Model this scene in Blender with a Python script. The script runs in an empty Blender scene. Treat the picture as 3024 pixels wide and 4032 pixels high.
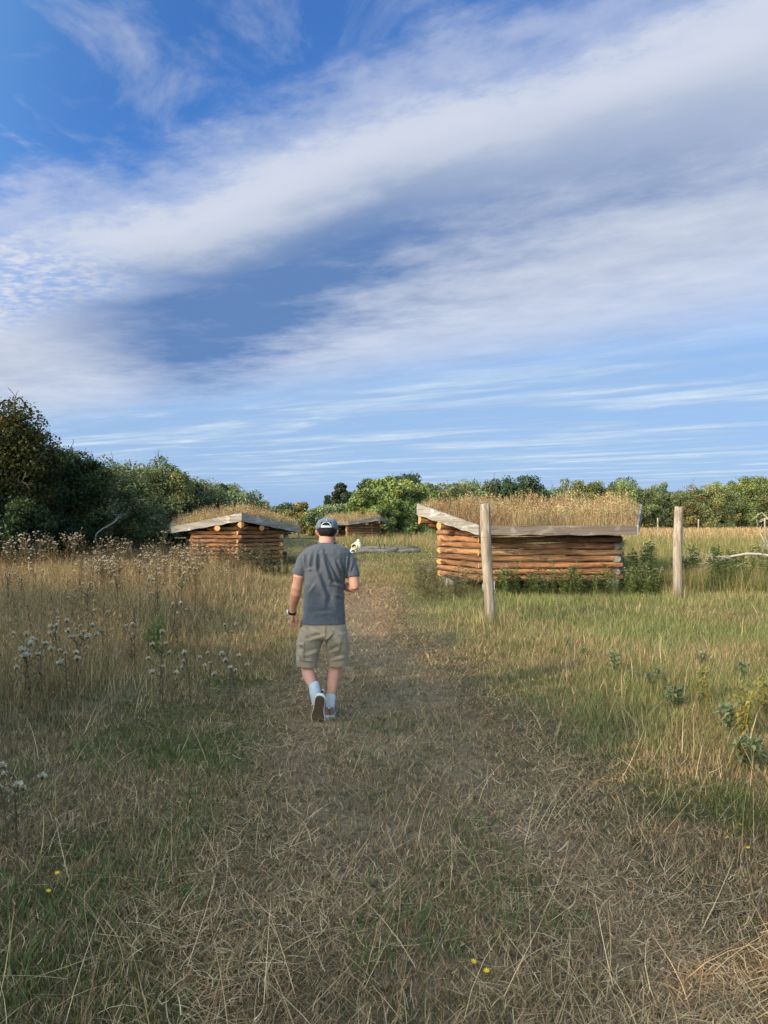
import bpy, bmesh, math, random
import numpy as np
from mathutils import Vector, Matrix

S = bpy.context.scene
COL = S.collection
R = math.radians
F, HOR, H = 3030.0, 2040.0, 1.7      # focal length and horizon of the photograph (pixels of the full picture), eye height

# ------------------------------------------------------------------ camera
cam = bpy.data.objects.new('camera', bpy.data.cameras.new('camera'))
COL.objects.link(cam)
cam.location = (0, 0, H)
cam.rotation_euler = (R(90), 0, 0)
cam.data.sensor_fit = 'VERTICAL'
cam.data.sensor_height = 32.0
cam.data.lens = 32.0 * F / 4032.0
cam.data.shift_y = (HOR - 2016) / 4032.0
cam.data.clip_start = 0.1
cam.data.clip_end = 3000
S.camera = cam
S.render.resolution_x, S.render.resolution_y = 768, 1024
S.view_settings.view_transform = 'Standard'
S.view_settings.look = 'None'
S.view_settings.exposure = 0.0
S.view_settings.gamma = 1.0
S.cycles.max_bounces = 6
S.cycles.diffuse_bounces = 3
S.cycles.transmission_bounces = 3
S.cycles.transparent_max_bounces = 4

# ------------------------------------------------------------------ sun and sky
SUN_EL, SUN_AZ = R(24), R(230)       # azimuth clockwise from +Y
sunv = Vector((math.sin(SUN_AZ) * math.cos(SUN_EL), math.cos(SUN_AZ) * math.cos(SUN_EL), math.sin(SUN_EL)))
sl = bpy.data.lights.new('sun', 'SUN')
sl.energy = 4.8
sl.angle = R(0.53)
sl.color = (1.0, 0.83, 0.60)
sun = bpy.data.objects.new('sun', sl)
sun.rotation_euler = (-sunv).to_track_quat('-Z', 'Y').to_euler()
COL.objects.link(sun)


class NT:
    """small helper to write node graphs as expressions"""
    def __init__(s, tree):
        s.t = tree; s.n = tree.nodes; s.l = tree.links

    def node(s, kind, **kw):
        n = s.n.new(kind)
        for k, v in kw.items(): setattr(n, k, v)
        return n

    def put(s, sock, v):
        if isinstance(v, bpy.types.NodeSocket): s.l.new(v, sock)
        else: sock.default_value = v

    def m(s, op, a, b=0.0, c=0.0, clamp=False):
        n = s.node('ShaderNodeMath', operation=op, use_clamp=clamp)
        s.put(n.inputs[0], a); s.put(n.inputs[1], b); s.put(n.inputs[2], c)
        return n.outputs[0]

    def smooth(s, v, a, b, lo=0.0, hi=1.0):
        n = s.node('ShaderNodeMapRange', interpolation_type='SMOOTHSTEP')
        s.put(n.inputs[0], v); s.put(n.inputs[1], a); s.put(n.inputs[2], b); s.put(n.inputs[3], lo); s.put(n.inputs[4], hi)
        return n.outputs[0]

    def noise(s, vec, scale, detail=4.0, rough=0.5, lac=2.0, dist=0.0, color=False):
        n = s.node('ShaderNodeTexNoise')
        s.put(n.inputs['Vector'], vec); s.put(n.inputs['Scale'], scale); s.put(n.inputs['Detail'], detail)
        s.put(n.inputs['Roughness'], rough); s.put(n.inputs['Lacunarity'], lac); s.put(n.inputs['Distortion'], dist)
        return n.outputs['Color' if color else 'Fac']

    def xyz(s, x, y, z=0.0):
        n = s.node('ShaderNodeCombineXYZ')
        s.put(n.inputs[0], x); s.put(n.inputs[1], y); s.put(n.inputs[2], z)
        return n.outputs[0]

    def sep(s, v):
        n = s.node('ShaderNodeSeparateXYZ'); s.put(n.inputs[0], v)
        return n.outputs

    def scale3(s, v, x, y, z):
        n = s.node('ShaderNodeVectorMath', operation='MULTIPLY')
        s.put(n.inputs[0], v); n.inputs[1].default_value = (x, y, z)
        return n.outputs[0]

    def mix(s, f, a, b, mode='MIX'):
        n = s.node('ShaderNodeMix', data_type='RGBA', blend_type=mode)
        for sk, v in ((n.inputs[0], f), (n.inputs[6], a), (n.inputs[7], b)):
            if isinstance(v, tuple) and len(v) == 3: v = v + (1,)
            s.put(sk, v)
        return n.outputs[2]

    def ramp(s, f, stops, interp='LINEAR'):
        n = s.node('ShaderNodeValToRGB')
        cr = n.color_ramp; cr.interpolation = interp
        while len(cr.elements) < len(stops): cr.elements.new(0.5)
        for e, (p, c) in zip(cr.elements, stops):
            e.position = p
            e.color = (c, c, c, 1) if isinstance(c, (int, float)) else tuple(c) + (1,)
        s.put(n.inputs[0], f)
        return n.outputs[0]


W_ = bpy.data.worlds.new("World")
S.world = W_
W_.use_nodes = True
W_.node_tree.nodes.clear()
g = NT(W_.node_tree)
sky = g.node('ShaderNodeTexSky', sky_type='NISHITA', sun_disc=False, sun_elevation=SUN_EL, sun_rotation=SUN_AZ,
             altitude=0, air_density=1.0, dust_density=0.6, ozone_density=2.0)
tc = g.node('ShaderNodeTexCoord')
dx, dy, dz = g.sep(tc.outputs['Generated'])
zc = g.m('MAXIMUM', dz, 0.012)
X, Y = g.m('DIVIDE', dx, zc), g.m('DIVIDE', dy, zc)      # point of the cloud layer overhead, layer height = 1
q = g.m('ADD', g.m('MULTIPLY', X, 0.58), g.m('MULTIPLY', Y, 0.81))    # across the cloud bands
r = g.m('SUBTRACT', g.m('MULTIPLY', X, 0.81), g.m('MULTIPLY', Y, 0.58))  # along the cloud bands
P = g.xyz(r, q, 0.0)
lowfade = g.smooth(dz, 0.02, 0.16)
# large soft shapes bend the bands
w1 = g.noise(g.scale3(P, 0.9, 1.3, 1), 1.0, 2.0, 0.5)
w2 = g.noise(g.scale3(P, 2.0, 3.0, 1), 1.0, 6.0, 0.58)
w3 = g.noise(g.scale3(P, 6.5, 8.5, 1), 1.0, 6.0, 0.65)
qw = g.m('ADD', q, g.m('ADD', g.m('MULTIPLY', g.m('SUBTRACT', w1, 0.5), 0.50),
                       g.m('ADD', g.m('MULTIPLY', g.m('SUBTRACT', w2, 0.5), 0.55), g.m('MULTIPLY', g.m('SUBTRACT', w3, 0.5), 0.30))))
qn = g.m('DIVIDE', qw, 8.0)
cover = g.ramp(qn, [(0.0, 0.0), (0.150, 0.02), (0.182, 0.50), (0.205, 0.90), (0.23, 1.0), (0.36, 0.97), (0.43, 0.90), (0.52, 0.80), (0.60, 0.55), (0.70, 0.62), (1.0, 0.55)], 'EASE')
# the shaded core of the cloud is a wedge: wide on the left, closing towards the right
ql = g.m('ADD', 2.35, g.m('MULTIPLY', g.m('SUBTRACT', -1.14, r), 0.50))
dq = g.m('SUBTRACT', qw, ql)
core = g.m('MULTIPLY', g.smooth(qw, 1.60, 2.20), g.smooth(dq, 0.55, -0.50))
core = g.m('MULTIPLY', core, g.smooth(r, 0.25, -1.35))
core = g.m('MULTIPLY', core, g.smooth(g.m('ADD', r, g.m('MULTIPLY', g.m('SUBTRACT', q, 2.3), 0.8)), -4.3, -2.8))
grey = g.m('MULTIPLY', g.smooth(qw, 1.60, 2.0), g.smooth(qw, 2.75, 2.15))
light = g.ramp(qn, [(0.0, 0.8), (0.165, 0.86), (0.198, 1.0), (0.225, 0.98), (0.30, 0.72), (0.372, 0.70), (0.43, 0.80), (0.52, 0.68), (0.66, 0.80), (1.0, 0.62)], 'EASE')
light = g.m('SUBTRACT', light, g.m('MULTIPLY', core, 0.76))
light = g.m('SUBTRACT', light, g.m('MULTIPLY', g.m('MULTIPLY', grey, g.smooth(r, -1.3, -0.3)), 0.34))
# streaks nearer the horizon, mottled small clouds, thin veil in the blue
s1 = g.noise(g.scale3(P, 0.30, 1.05, 1), 1.0, 7.0, 0.58, dist=0.4)
streak = g.m('ADD', g.m('MULTIPLY', g.smooth(s1, 0.40, 0.66), 0.8), g.m('MULTIPLY', g.smooth(g.noise(g.scale3(P, 1.1, 2.6, 1), 1.0, 5.0, 0.6), 0.45, 0.7), 0.25), clamp=True)
mott = g.smooth(g.noise(g.scale3(P, 13.0, 16.0, 1), 1.0, 4.0, 0.6), 0.36, 0.68)
wisp = g.smooth(g.noise(g.scale3(g.xyz(X, Y), 3.2, 2.0, 1), 1.0, 7.0, 0.62, dist=0.5), 0.45, 0.78)
far = g.smooth(q, 3.6, 5.2)
cov2 = g.m('ADD', 0.86, g.m('MULTIPLY', streak, 0.13))
cov = g.m('ADD', g.m('MULTIPLY', cover, g.m('SUBTRACT', 1.0, far)), g.m('MULTIPLY', cov2, far))
leftm = g.m('MULTIPLY', g.smooth(r, -2.3, -3.0), g.smooth(q, 1.2, 1.6))          # altocumulus patch low on the left
leftm = g.m('MULTIPLY', leftm, g.smooth(q, 2.35, 1.85))
cov = g.m('MULTIPLY', cov, g.m('SUBTRACT', 1.0, g.m('MULTIPLY', leftm, g.m('MULTIPLY', g.m('SUBTRACT', 1.0, mott), 0.55))))
cov = g.m('MAXIMUM', cov, g.m('MULTIPLY', wisp, 0.42))
lgt = g.m('ADD', g.m('MULTIPLY', light, g.m('SUBTRACT', 1.0, far)), g.m('MULTIPLY', g.m('ADD', 0.50, g.m('MULTIPLY', streak, 0.42)), far))
lgt = g.m('MAXIMUM', lgt, g.m('MULTIPLY', leftm, 0.85))
lgt = g.m('ADD', lgt, g.m('MULTIPLY', g.m("ADD", g.m("SUBTRACT", w2, 0.5), g.m("MULTIPLY", g.m("SUBTRACT", w3, 0.5), 0.5)), 0.55), clamp=True)
lgt = g.m('ADD', lgt, 0.05, clamp=True)
ccol = g.mix(lgt, (0.100, 0.215, 0.475), g.mix(far, (0.69, 0.735, 0.835), (0.66, 0.80, 0.96)))
ccol = g.mix(g.m('MULTIPLY', far, g.m('SUBTRACT', 1.0, streak)), ccol, (0.345, 0.515, 0.79))
base = g.mix(1.0, sky.outputs[0], (0.112, 0.142, 0.200), 'MULTIPLY')
hs = g.node('ShaderNodeHueSaturation'); g.put(hs.inputs['Color'], base)
hs.inputs['Saturation'].default_value = 1.12; hs.inputs['Value'].default_value = 1.0
blue = hs.outputs[0]
hor = g.smooth(dz, 0.06, 0.016)
skyc = g.mix(cov, blue, ccol)
skyc = g.mix(hor, skyc, (0.33, 0.505, 0.79))
# sky round the low sun, behind the camera, boosted warm: added fill for shade
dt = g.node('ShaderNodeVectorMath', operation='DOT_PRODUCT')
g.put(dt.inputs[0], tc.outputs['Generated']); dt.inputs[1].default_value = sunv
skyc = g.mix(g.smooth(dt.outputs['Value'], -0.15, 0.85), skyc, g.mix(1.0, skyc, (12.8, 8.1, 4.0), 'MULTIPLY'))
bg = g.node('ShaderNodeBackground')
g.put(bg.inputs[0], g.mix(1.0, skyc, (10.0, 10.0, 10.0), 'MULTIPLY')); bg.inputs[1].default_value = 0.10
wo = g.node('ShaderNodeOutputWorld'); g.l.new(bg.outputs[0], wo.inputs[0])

# ------------------------------------------------------------------ helpers
rng = np.random.default_rng(7)
random.seed(7)


def W(px, py, Y):                     # the place in the scene seen at a pixel of the photograph, Y metres away
    return np.array(((px - 1512.0) / F * Y, Y, H - (py - HOR) / F * Y))


class Soup:
    """collects vertices, faces and colours and links them as ONE mesh object"""
    def __init__(s):
        s.V, s.C, s.L, s.K, s.M, s.n = [], [], [], [], [], 0

    def add(s, V, Fc, C=(0.5, 0.5, 0.5), mi=0):
        V = np.asarray(V, float).reshape(-1, 3)
        C = np.asarray(C, float)
        if C.ndim == 1: C = np.tile(C, (len(V), 1))
        groups = Fc if isinstance(Fc, list) and len(Fc) and isinstance(Fc[0], np.ndarray) and Fc[0].ndim == 2 else [np.asarray(Fc)]
        for f in groups:
            if len(f) == 0: continue
            s.L.append((f + s.n).reshape(-1)); s.K.append(np.full(len(f), f.shape[1])); s.M.append(np.full(len(f), mi))
        s.V.append(V); s.C.append(C); s.n += len(V)

    def mesh(s, name, mats, smooth=False):
        me = bpy.data.meshes.new(name)
        V = np.concatenate(s.V); L = np.concatenate(s.L); K = np.concatenate(s.K); C = np.concatenate(s.C)
        me.vertices.add(len(V)); me.vertices.foreach_set('co', V.astype(np.float32).ravel())
        me.loops.add(len(L)); me.loops.foreach_set('vertex_index', L.astype(np.int32))
        me.polygons.add(len(K))
        st = np.concatenate(([0], np.cumsum(K)[:-1]))
        me.polygons.foreach_set('loop_start', st.astype(np.int32))
        me.polygons.foreach_set('material_index', np.concatenate(s.M).astype(np.int32))
        me.polygons.foreach_set('use_smooth', np.full(len(K), smooth))
        at = me.color_attributes.new('Col', 'FLOAT_COLOR', 'POINT')
        at.data.foreach_set('color', np.concatenate((C, np.ones((len(C), 1))), 1).astype(np.float32).ravel())
        me.update(calc_edges=True)
        for m_ in (mats if isinstance(mats, (list, tuple)) else [mats]): me.materials.append(m_)
        return me

    def build(s, name, mats, parent=None, smooth=False, loc=None, mat=None):
        o = bpy.data.objects.new(name, s.mesh(name, mats, smooth))
        return link(o, parent, loc, mat)


def link(o, parent=None, loc=None, mat=None):
    COL.objects.link(o)
    if parent is not None: o.parent = parent
    if mat is not None: o.matrix_local = mat
    if loc is not None: o.location = loc
    return o


def tag(o, label=None, cat=None, group=None, kind=None):
    if label: o['label'] = label
    if cat: o['category'] = cat
    if group: o['group'] = group
    if kind: o['kind'] = kind
    return o


def empty(name, loc, rz=0.0):
    o = bpy.data.objects.new(name, None)
    COL.objects.link(o); o.location = loc; o.rotation_euler = (0, 0, rz); o.empty_display_size = 0.1
    return o


def copy_tree(o, parent=None):
    kids = list(o.children)
    c = o.copy(); COL.objects.link(c)
    if parent is not None: c.parent = parent
    for ch in kids: copy_tree(ch, c)
    return c


def nrm(v):
    v = np.asarray(v, float)
    return v / (np.linalg.norm(v) + 1e-12)


def tube(pts, rad, seg=8, caps=True, squash=None, up=None, rough=0.0):
    """tapered tube through points; rad: list of radii (or (ra, rb) pairs)"""
    pts = np.asarray(pts, float); n = len(pts)
    rad = np.asarray([(a, a) if np.isscalar(a) else a for a in rad], float)
    T = np.gradient(pts, axis=0); T /= np.linalg.norm(T, axis=1)[:, None] + 1e-12
    ref = np.array(up if up is not None else ((0, 0, 1) if abs(T[0][2]) < 0.9 else (1, 0, 0)), float)
    V = []
    a = np.arange(seg) / seg * 2 * np.pi
    for i in range(n):
        u = nrm(np.cross(ref, T[i])); v = np.cross(T[i], u)
        k = 1 + (rng.uniform(-rough, rough, seg) if rough else 0)
        V.append(pts[i] + np.outer(np.cos(a) * rad[i, 0] * k, u) + np.outer(np.sin(a) * rad[i, 1] * k, v))
    V = np.concatenate(V)
    i = np.arange(n - 1)[:, None] * seg; j = np.arange(seg)[None, :]
    Q = np.stack((i + j, i + (j + 1) % seg, i + seg + (j + 1) % seg, i + seg + j), -1).reshape(-1, 4)
    fs = [Q]
    if caps:
        fs += [np.arange(seg)[::-1][None, :].copy(), (np.arange(seg) + (n - 1) * seg)[None, :]]
    return V, fs


def loft(rings, caps=True):
    """rings: equal-length closed loops of points"""
    n, seg = len(rings), len(rings[0])
    V = np.concatenate([np.asarray(r_, float) for r_ in rings])
    i = np.arange(n - 1)[:, None] * seg; j = np.arange(seg)[None, :]
    Q = np.stack((i + j, i + (j + 1) % seg, i + seg + (j + 1) % seg, i + seg + j), -1).reshape(-1, 4)
    fs = [Q]
    if caps: fs += [np.arange(seg)[::-1][None, :].copy(), (np.arange(seg) + (n - 1) * seg)[None, :]]
    return V, fs


def box(x0, x1, y0, y1, z0, z1):
    V = np.array([(x, y, z) for z in (z0, z1) for y in (y0, y1) for x in (x0, x1)], float)
    Q = np.array([(0, 2, 3, 1), (4, 5, 7, 6), (0, 1, 5, 4), (1, 3, 7, 5), (3, 2, 6, 7), (2, 0, 4, 6)])
    return V, [Q]


def vnoise(x, y, s, seed=0):
    """cheap smooth value noise on arrays, 0..1"""
    x = np.asarray(x, float) * s + seed * 17.3; y = np.asarray(y, float) * s - seed * 9.1
    xi, yi = np.floor(x), np.floor(y); xf, yf = x - xi, y - yi
    xf = xf * xf * (3 - 2 * xf); yf = yf * yf * (3 - 2 * yf)
    h = lambda a, b: np.modf(np.abs(np.sin(a * 127.1 + b * 311.7 + seed * 74.7) * 43758.5453))[0]
    return (h(xi, yi) * (1 - xf) + h(xi + 1, yi) * xf) * (1 - yf) + (h(xi, yi + 1) * (1 - xf) + h(xi + 1, yi + 1) * xf) * yf


def fbm(x, y, s, seed=0, o=3):
    t, a, w = 0, 0.5, 0
    for k in range(o):
        t = t + a * vnoise(x, y, s * 2 ** k, seed + k); w += a; a *= 0.5
    return t / w


def sst(x, a, b):
    t = np.clip((np.asarray(x, float) - a) / (b - a), 0, 1)
    return t * t * (3 - 2 * t)


# ------------------------------------------------------------------ materials
def material(name, fn, rough=0.85, spec=0.25):
    m_ = bpy.data.materials.new(name); m_.use_nodes = True
    t = m_.node_tree; t.nodes.clear(); k = NT(t)
    out = k.node('ShaderNodeOutputMaterial')
    b = k.node('ShaderNodeBsdfPrincipled')
    b.inputs['Roughness'].default_value = rough
    b.inputs['Specular IOR Level'].default_value = spec
    r_ = fn(k, b)
    k.l.new((r_ if r_ is not None else b.outputs[0]), out.inputs[0])
    return m_


def colattr(k):
    n = k.node('ShaderNodeVertexColor'); n.layer_name = 'Col'
    return n.outputs['Color']


def bump(k, b, h, strength=0.4, dist=0.01):
    n = k.node('ShaderNodeBump'); k.put(n.inputs['Strength'], strength); k.put(n.inputs['Distance'], dist); k.put(n.inputs['Height'], h)
    k.l.new(n.outputs[0], b.inputs['Normal'])


def oc(k, gen=False):
    n = k.node('ShaderNodeTexCoord')
    return n.outputs['Generated' if gen else 'Object']


def leafy(name, trans=0.35, tint=(1, 1, 1), rough=0.7):
    """leaf and grass blades: own colour per blade, some light passes through"""
    def fn(k, b):
        ob = k.node('ShaderNodeNewGeometry')
        nz = k.noise(ob.outputs['Position'], 23.0, 2.0, 0.6)
        c = k.mix(1.0, colattr(k), k.mix(nz, tuple(t_ * .8 for t_ in tint), tuple(t_ * 1.2 for t_ in tint)), 'MULTIPLY')
        k.put(b.inputs['Base Color'], c)
        tr = k.node('ShaderNodeBsdfTranslucent'); k.put(tr.inputs[0], k.mix(1.0, c, (1.15, 1.12, 0.72), 'MULTIPLY'))
        mx = k.node('ShaderNodeMixShader'); mx.inputs[0].default_value = trans
        k.l.new(b.outputs[0], mx.inputs[1]); k.l.new(tr.outputs[0], mx.inputs[2])
        return mx.outputs[0]
    return material(name, fn, rough, 0.15)


def plain(name, col, rough=0.8, var=0.15, scale=20.0, spec=0.25, bmp=0.0):
    def fn(k, b):
        n = k.noise(oc(k), scale, 4.0, 0.6)
        c = k.mix(n, tuple(v * (1 - var) for v in col), tuple(v * (1 + var) for v in col))
        k.put(b.inputs['Base Color'], c)
        if bmp: bump(k, b, n, bmp)
    return material(name, fn, rough, spec)


def wood_fn(dark, mid, pale, sx=0.7, s=9.0, use_col=True, streak=0.5):
    def fn(k, b):
        v = oc(k)
        n1 = k.noise(k.scale3(v, sx, s, s), 1.0, 6.0, 0.65, dist=0.5)
        n2 = k.noise(k.scale3(v, sx * 4, s * 6, s * 6), 1.0, 3.0, 0.6)
        n3 = k.noise(k.scale3(v, 2.2, 5.0, 5.0), 1.0, 4.0, 0.7, dist=1.0)
        c = k.mix(k.smooth(n1, 0.34, 0.66), dark, mid)
        c = k.mix(k.smooth(n3, 0.50, 0.70), c, pale)
        c = k.mix(k.m('MULTIPLY', k.smooth(n2, 0.56, 0.70), streak), c, tuple(x * 0.35 for x in dark))
        if use_col: c = k.mix(1.0, c, colattr(k), 'MULTIPLY')
        k.put(b.inputs['Base Color'], c)
        bump(k, b, k.m('ADD', n1, k.m('MULTIPLY', n2, 0.5)), 0.5, 0.012)
    return fn


def logfn(k, b):                       # peeled logs: orange brown, grey weathering, scraps of bark, drying cracks, knots
    v = oc(k)
    n1 = k.noise(k.scale3(v, 0.9, 10, 10), 1.0, 6.0, 0.65, dist=0.8)
    n2 = k.noise(k.scale3(v, 2.6, 55, 55), 1.0, 3.0, 0.6)
    n3 = k.noise(k.scale3(v, 1.7, 6.0, 6.0), 1.0, 5.0, 0.72, dist=1.2)
    n4 = k.noise(k.scale3(v, 1.1, 4.0, 7.0), 1.0, 5.0, 0.75, dist=1.5)
    c = k.mix(k.smooth(n1, 0.34, 0.66), (0.115, 0.050, 0.024), (0.33, 0.155, 0.068))
    c = k.mix(k.smooth(n3, 0.54, 0.70), c, (0.46, 0.30, 0.165))
    c = k.mix(k.m('MULTIPLY', k.smooth(n4, 0.56, 0.63), 0.9), c, (0.085, 0.048, 0.030))
    c = k.mix(k.m('MULTIPLY', k.smooth(n4, 0.43, 0.36), 0.55), c, (0.27, 0.215, 0.165))
    c = k.mix(k.m('MULTIPLY', k.smooth(n2, 0.58, 0.68), 0.85), c, (0.045, 0.026, 0.016))
    vo = k.node('ShaderNodeTexVoronoi'); k.put(vo.inputs['Vector'], k.scale3(v, 2.3, 7.0, 7.0)); vo.inputs['Scale'].default_value = 1.0
    c = k.mix(k.m('MULTIPLY', k.smooth(vo.outputs['Distance'], 0.17, 0.07), 0.8), c, (0.09, 0.045, 0.022))
    k.put(b.inputs['Base Color'], k.mix(1.0, c, colattr(k), 'MULTIPLY'))
    bump(k, b, k.m('SUBTRACT', k.m('ADD', n1, k.m('MULTIPLY', n4, 1.2)), k.m('MULTIPLY', k.smooth(n2, 0.56, 0.68), 0.6)), 0.7, 0.02)


M = {}
M['log'] = material('peeled_log', logfn, 0.75)
M['log_grey'] = material('weathered_log', wood_fn((0.10, 0.09, 0.08), (0.22, 0.205, 0.185), (0.33, 0.31, 0.28)), 0.9)
M['board'] = material('weathered_board', wood_fn((0.15, 0.128, 0.11), (0.275, 0.25, 0.22), (0.38, 0.35, 0.315), 0.35, 11.0, True, 0.7), 0.85)


def endgrain(k, b):
    v = oc(k)
    n = k.noise(v, 14.0, 4.0, 0.6)
    c = k.mix(n, (0.32, 0.155, 0.058), (0.50, 0.29, 0.125))
    k.put(b.inputs['Base Color'], k.mix(1.0, c, colattr(k), 'MULTIPLY')); bump(k, b, n, 0.2)
M['end'] = material('sawn_log_end', endgrain, 0.8)
M['post'] = material('post_wood', wood_fn((0.26, 0.20, 0.145), (0.40, 0.325, 0.245), (0.50, 0.42, 0.33), 9.0, 1.1, True, 0.5), 0.85)


def postfn(k, b):                      # round posts: the grain runs along Z
    v = oc(k)
    n1 = k.noise(k.scale3(v, 14, 14, 1.1), 1.0, 6.0, 0.62, dist=0.4)
    n2 = k.noise(k.scale3(v, 5, 5, 2.2), 1.0, 5.0, 0.6)
    n3 = k.noise(k.scale3(v, 60, 60, 2.0), 1.0, 2.0, 0.6)
    c = k.mix(k.smooth(n1, 0.33, 0.67), (0.17, 0.13, 0.098), (0.345, 0.28, 0.21))
    c = k.mix(k.smooth(n2, 0.50, 0.72), c, (0.44, 0.375, 0.29))
    x, y, z = k.sep(v)
    top = k.m('MULTIPLY', k.smooth(z, 1.55, 1.88), k.smooth(n2, 0.47, 0.56))       # bark scraps and dark weathering at the top
    c = k.mix(k.m('MULTIPLY', top, 0.7), c, (0.10, 0.07, 0.045))
    c = k.mix(k.m('MULTIPLY', k.smooth(n3, 0.57, 0.68), 0.8), c, (0.07, 0.05, 0.036))
    ring = k.m('MULTIPLY', k.smooth(k.noise(k.scale3(v, 1.2, 1.2, 26), 1.0, 1.0, 0.5), 0.70, 0.74), 0.5)
    c = k.mix(ring, c, (0.10, 0.075, 0.055))
    foot = k.m('MULTIPLY', k.smooth(z, 0.45, 0.05), k.smooth(n2, 0.3, 0.6))          # damp, stained foot
    c = k.mix(k.m('MULTIPLY', foot, 0.6), c, (0.10, 0.085, 0.055))
    k.put(b.inputs['Base Color'], c); bump(k, b, k.m('SUBTRACT', n1, n3), 0.9, 0.02)
M['post'] = material('round_post', postfn, 0.85)
M['grass'] = leafy('grass_blades', 0.30)
M['leaf'] = leafy('tree_leaves', 0.22, rough=0.55)
M['bark'] = material('bark', wood_fn((0.055, 0.045, 0.035), (0.10, 0.085, 0.065), (0.16, 0.14, 0.11), 6, 2, False), 0.9)
M['twig'] = plain('bare_twig', (0.30, 0.265, 0.22), 0.9, 0.25, 14)
M['fluff'] = leafy('seed_fluff', 0.45, rough=0.9)
M['turf'] = plain('roof_turf', (0.13, 0.095, 0.055), 0.95, 0.35, 9, bmp=0.5)
M['stone'] = plain('foundation_stone', (0.33, 0.32, 0.30), 0.9, 0.35, 9, bmp=0.5)
M['canvas'] = plain('cream_canvas', (0.60, 0.52, 0.36), 0.85, 0.10, 9)
M['dark'] = plain('dark_inside', (0.03, 0.026, 0.022), 0.9, 0.3, 8)
M['iron'] = plain('dark_iron', (0.035, 0.035, 0.04), 0.6, 0.3, 12)
M['white'] = plain('white_plastic', (0.60, 0.64, 0.66), 0.4, 0.06, 10)
M['teal'] = plain('teal_plastic', (0.02, 0.085, 0.075), 0.4, 0.1, 10)
M['redbrown'] = plain('redbrown_plastic', (0.16, 0.07, 0.055), 0.5, 0.1, 10)


def soil(k, v, d):
    a = k.noise(v, 0.55, 4.0, 0.6); c_ = k.noise(v, 7.0, 5.0, 0.65)
    c = k.mix(k.smooth(a, 0.38, 0.62), (0.105, 0.098, 0.042), (0.165, 0.125, 0.068))
    c = k.mix(k.smooth(c_, 0.42, 0.66), c, (0.055, 0.056, 0.024))
    return k.mix(k.m('MULTIPLY', k.smooth(d, 0.5, 0.7), 0.6), c, (0.22, 0.17, 0.095)), c_


def groundfn(k, b):
    v = k.node('ShaderNodeNewGeometry').outputs['Position']
    d = k.noise(v, 55.0, 3.0, 0.6)
    c, c_ = soil(k, v, d)
    k.put(b.inputs['Base Color'], c); bump(k, b, k.m('ADD', c_, d), 0.8, 0.03)


def pathfn(k, b):                      # trodden in the middle, running out raggedly into the meadow soil at both edges
    v = k.node('ShaderNodeNewGeometry').outputs['Position']
    a = k.noise(v, 1.1, 4.0, 0.6); c_ = k.noise(v, 9.0, 5.0, 0.7); d = k.noise(v, 70.0, 3.0, 0.65)
    c = k.mix(k.smooth(a, 0.38, 0.62), (0.190, 0.132, 0.080), (0.270, 0.195, 0.122))
    c = k.mix(k.smooth(c_, 0.45, 0.68), c, (0.085, 0.066, 0.042))
    c = k.mix(k.m('MULTIPLY', k.smooth(d, 0.5, 0.68), 0.7), c, (0.29, 0.23, 0.145))
    w_ = k.m('ADD', colattr(k), k.m('MULTIPLY', k.m('SUBTRACT', k.noise(v, 2.4, 5.0, 0.7), 0.5), 1.3))
    c = k.mix(k.smooth(w_, 0.25, 0.85), soil(k, v, k.noise(v, 55.0, 3.0, 0.6))[0], c)
    k.put(b.inputs['Base Color'], c); bump(k, b, k.m('ADD', c_, d), 0.9, 0.03)
M['ground'] = material('meadow_soil', groundfn, 0.95, 0.1)
M['path'] = material('trodden_straw', pathfn, 0.95, 0.1)

# ------------------------------------------------------------------ ground and path
MX = np.array([(-40, -4), (1.0, -4.2), (4.4, -4.2), (5.2, -2.75), (6.3, -2.2), (7.15, -1.8), (9.2, -1.85), (12.5, -2.25), (17.8, -2.6), (24, -3.2), (30, -7.5), (200, -9)], float)
PL = np.array([(-3, -.3), (2.6, -.25), (3.3, -.6), (5.4, -.95), (7.8, -1.22), (12.5, -1.45), (16, -1.2), (19.8, -.75), (24, -.75), (27, -1.0), (30, -1.3)], float)
PR = np.array([(-3, 1.7), (2.6, 1.55), (3.3, 1.5), (5.4, 1.15), (7.8, .95), (12.5, .25), (16, .25), (19.8, .45), (24, .55), (27, .4), (30, .2)], float)
xm = lambda y: np.interp(y, MX[:, 0], MX[:, 1])          # edge of the uncut meadow on the left
pl = lambda y: np.interp(y, PL[:, 0], PL[:, 1])
pr = lambda y: np.interp(y, PR[:, 0], PR[:, 1])


def gh(x, y):
    x = np.asarray(x, float); y = np.asarray(y, float)
    z = 0.07 * (fbm(x, y, 0.55, 3, 2) - 0.5)
    z = z * (1 - sst(np.abs(x) + np.abs(y) * 0.3, 60, 160))
    z = z + 0.10 * sst(x, xm(y) + 0.1, xm(y) - 0.9) * sst(y, 3, 5.5) * (1 - sst(y, 30, 60))
    z = z + 0.45 * np.exp(-((x + 5.5) / 3.5) ** 2 - ((y - 45) / 3.0) ** 2) * (0.6 + 0.8 * fbm(x, y, 0.5, 8, 2))
    return z


def axis(*segs):
    out = []
    for a, b, d in segs: out += list(np.arange(a, b, d))
    return np.array(out + [segs[-1][1]])


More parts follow.
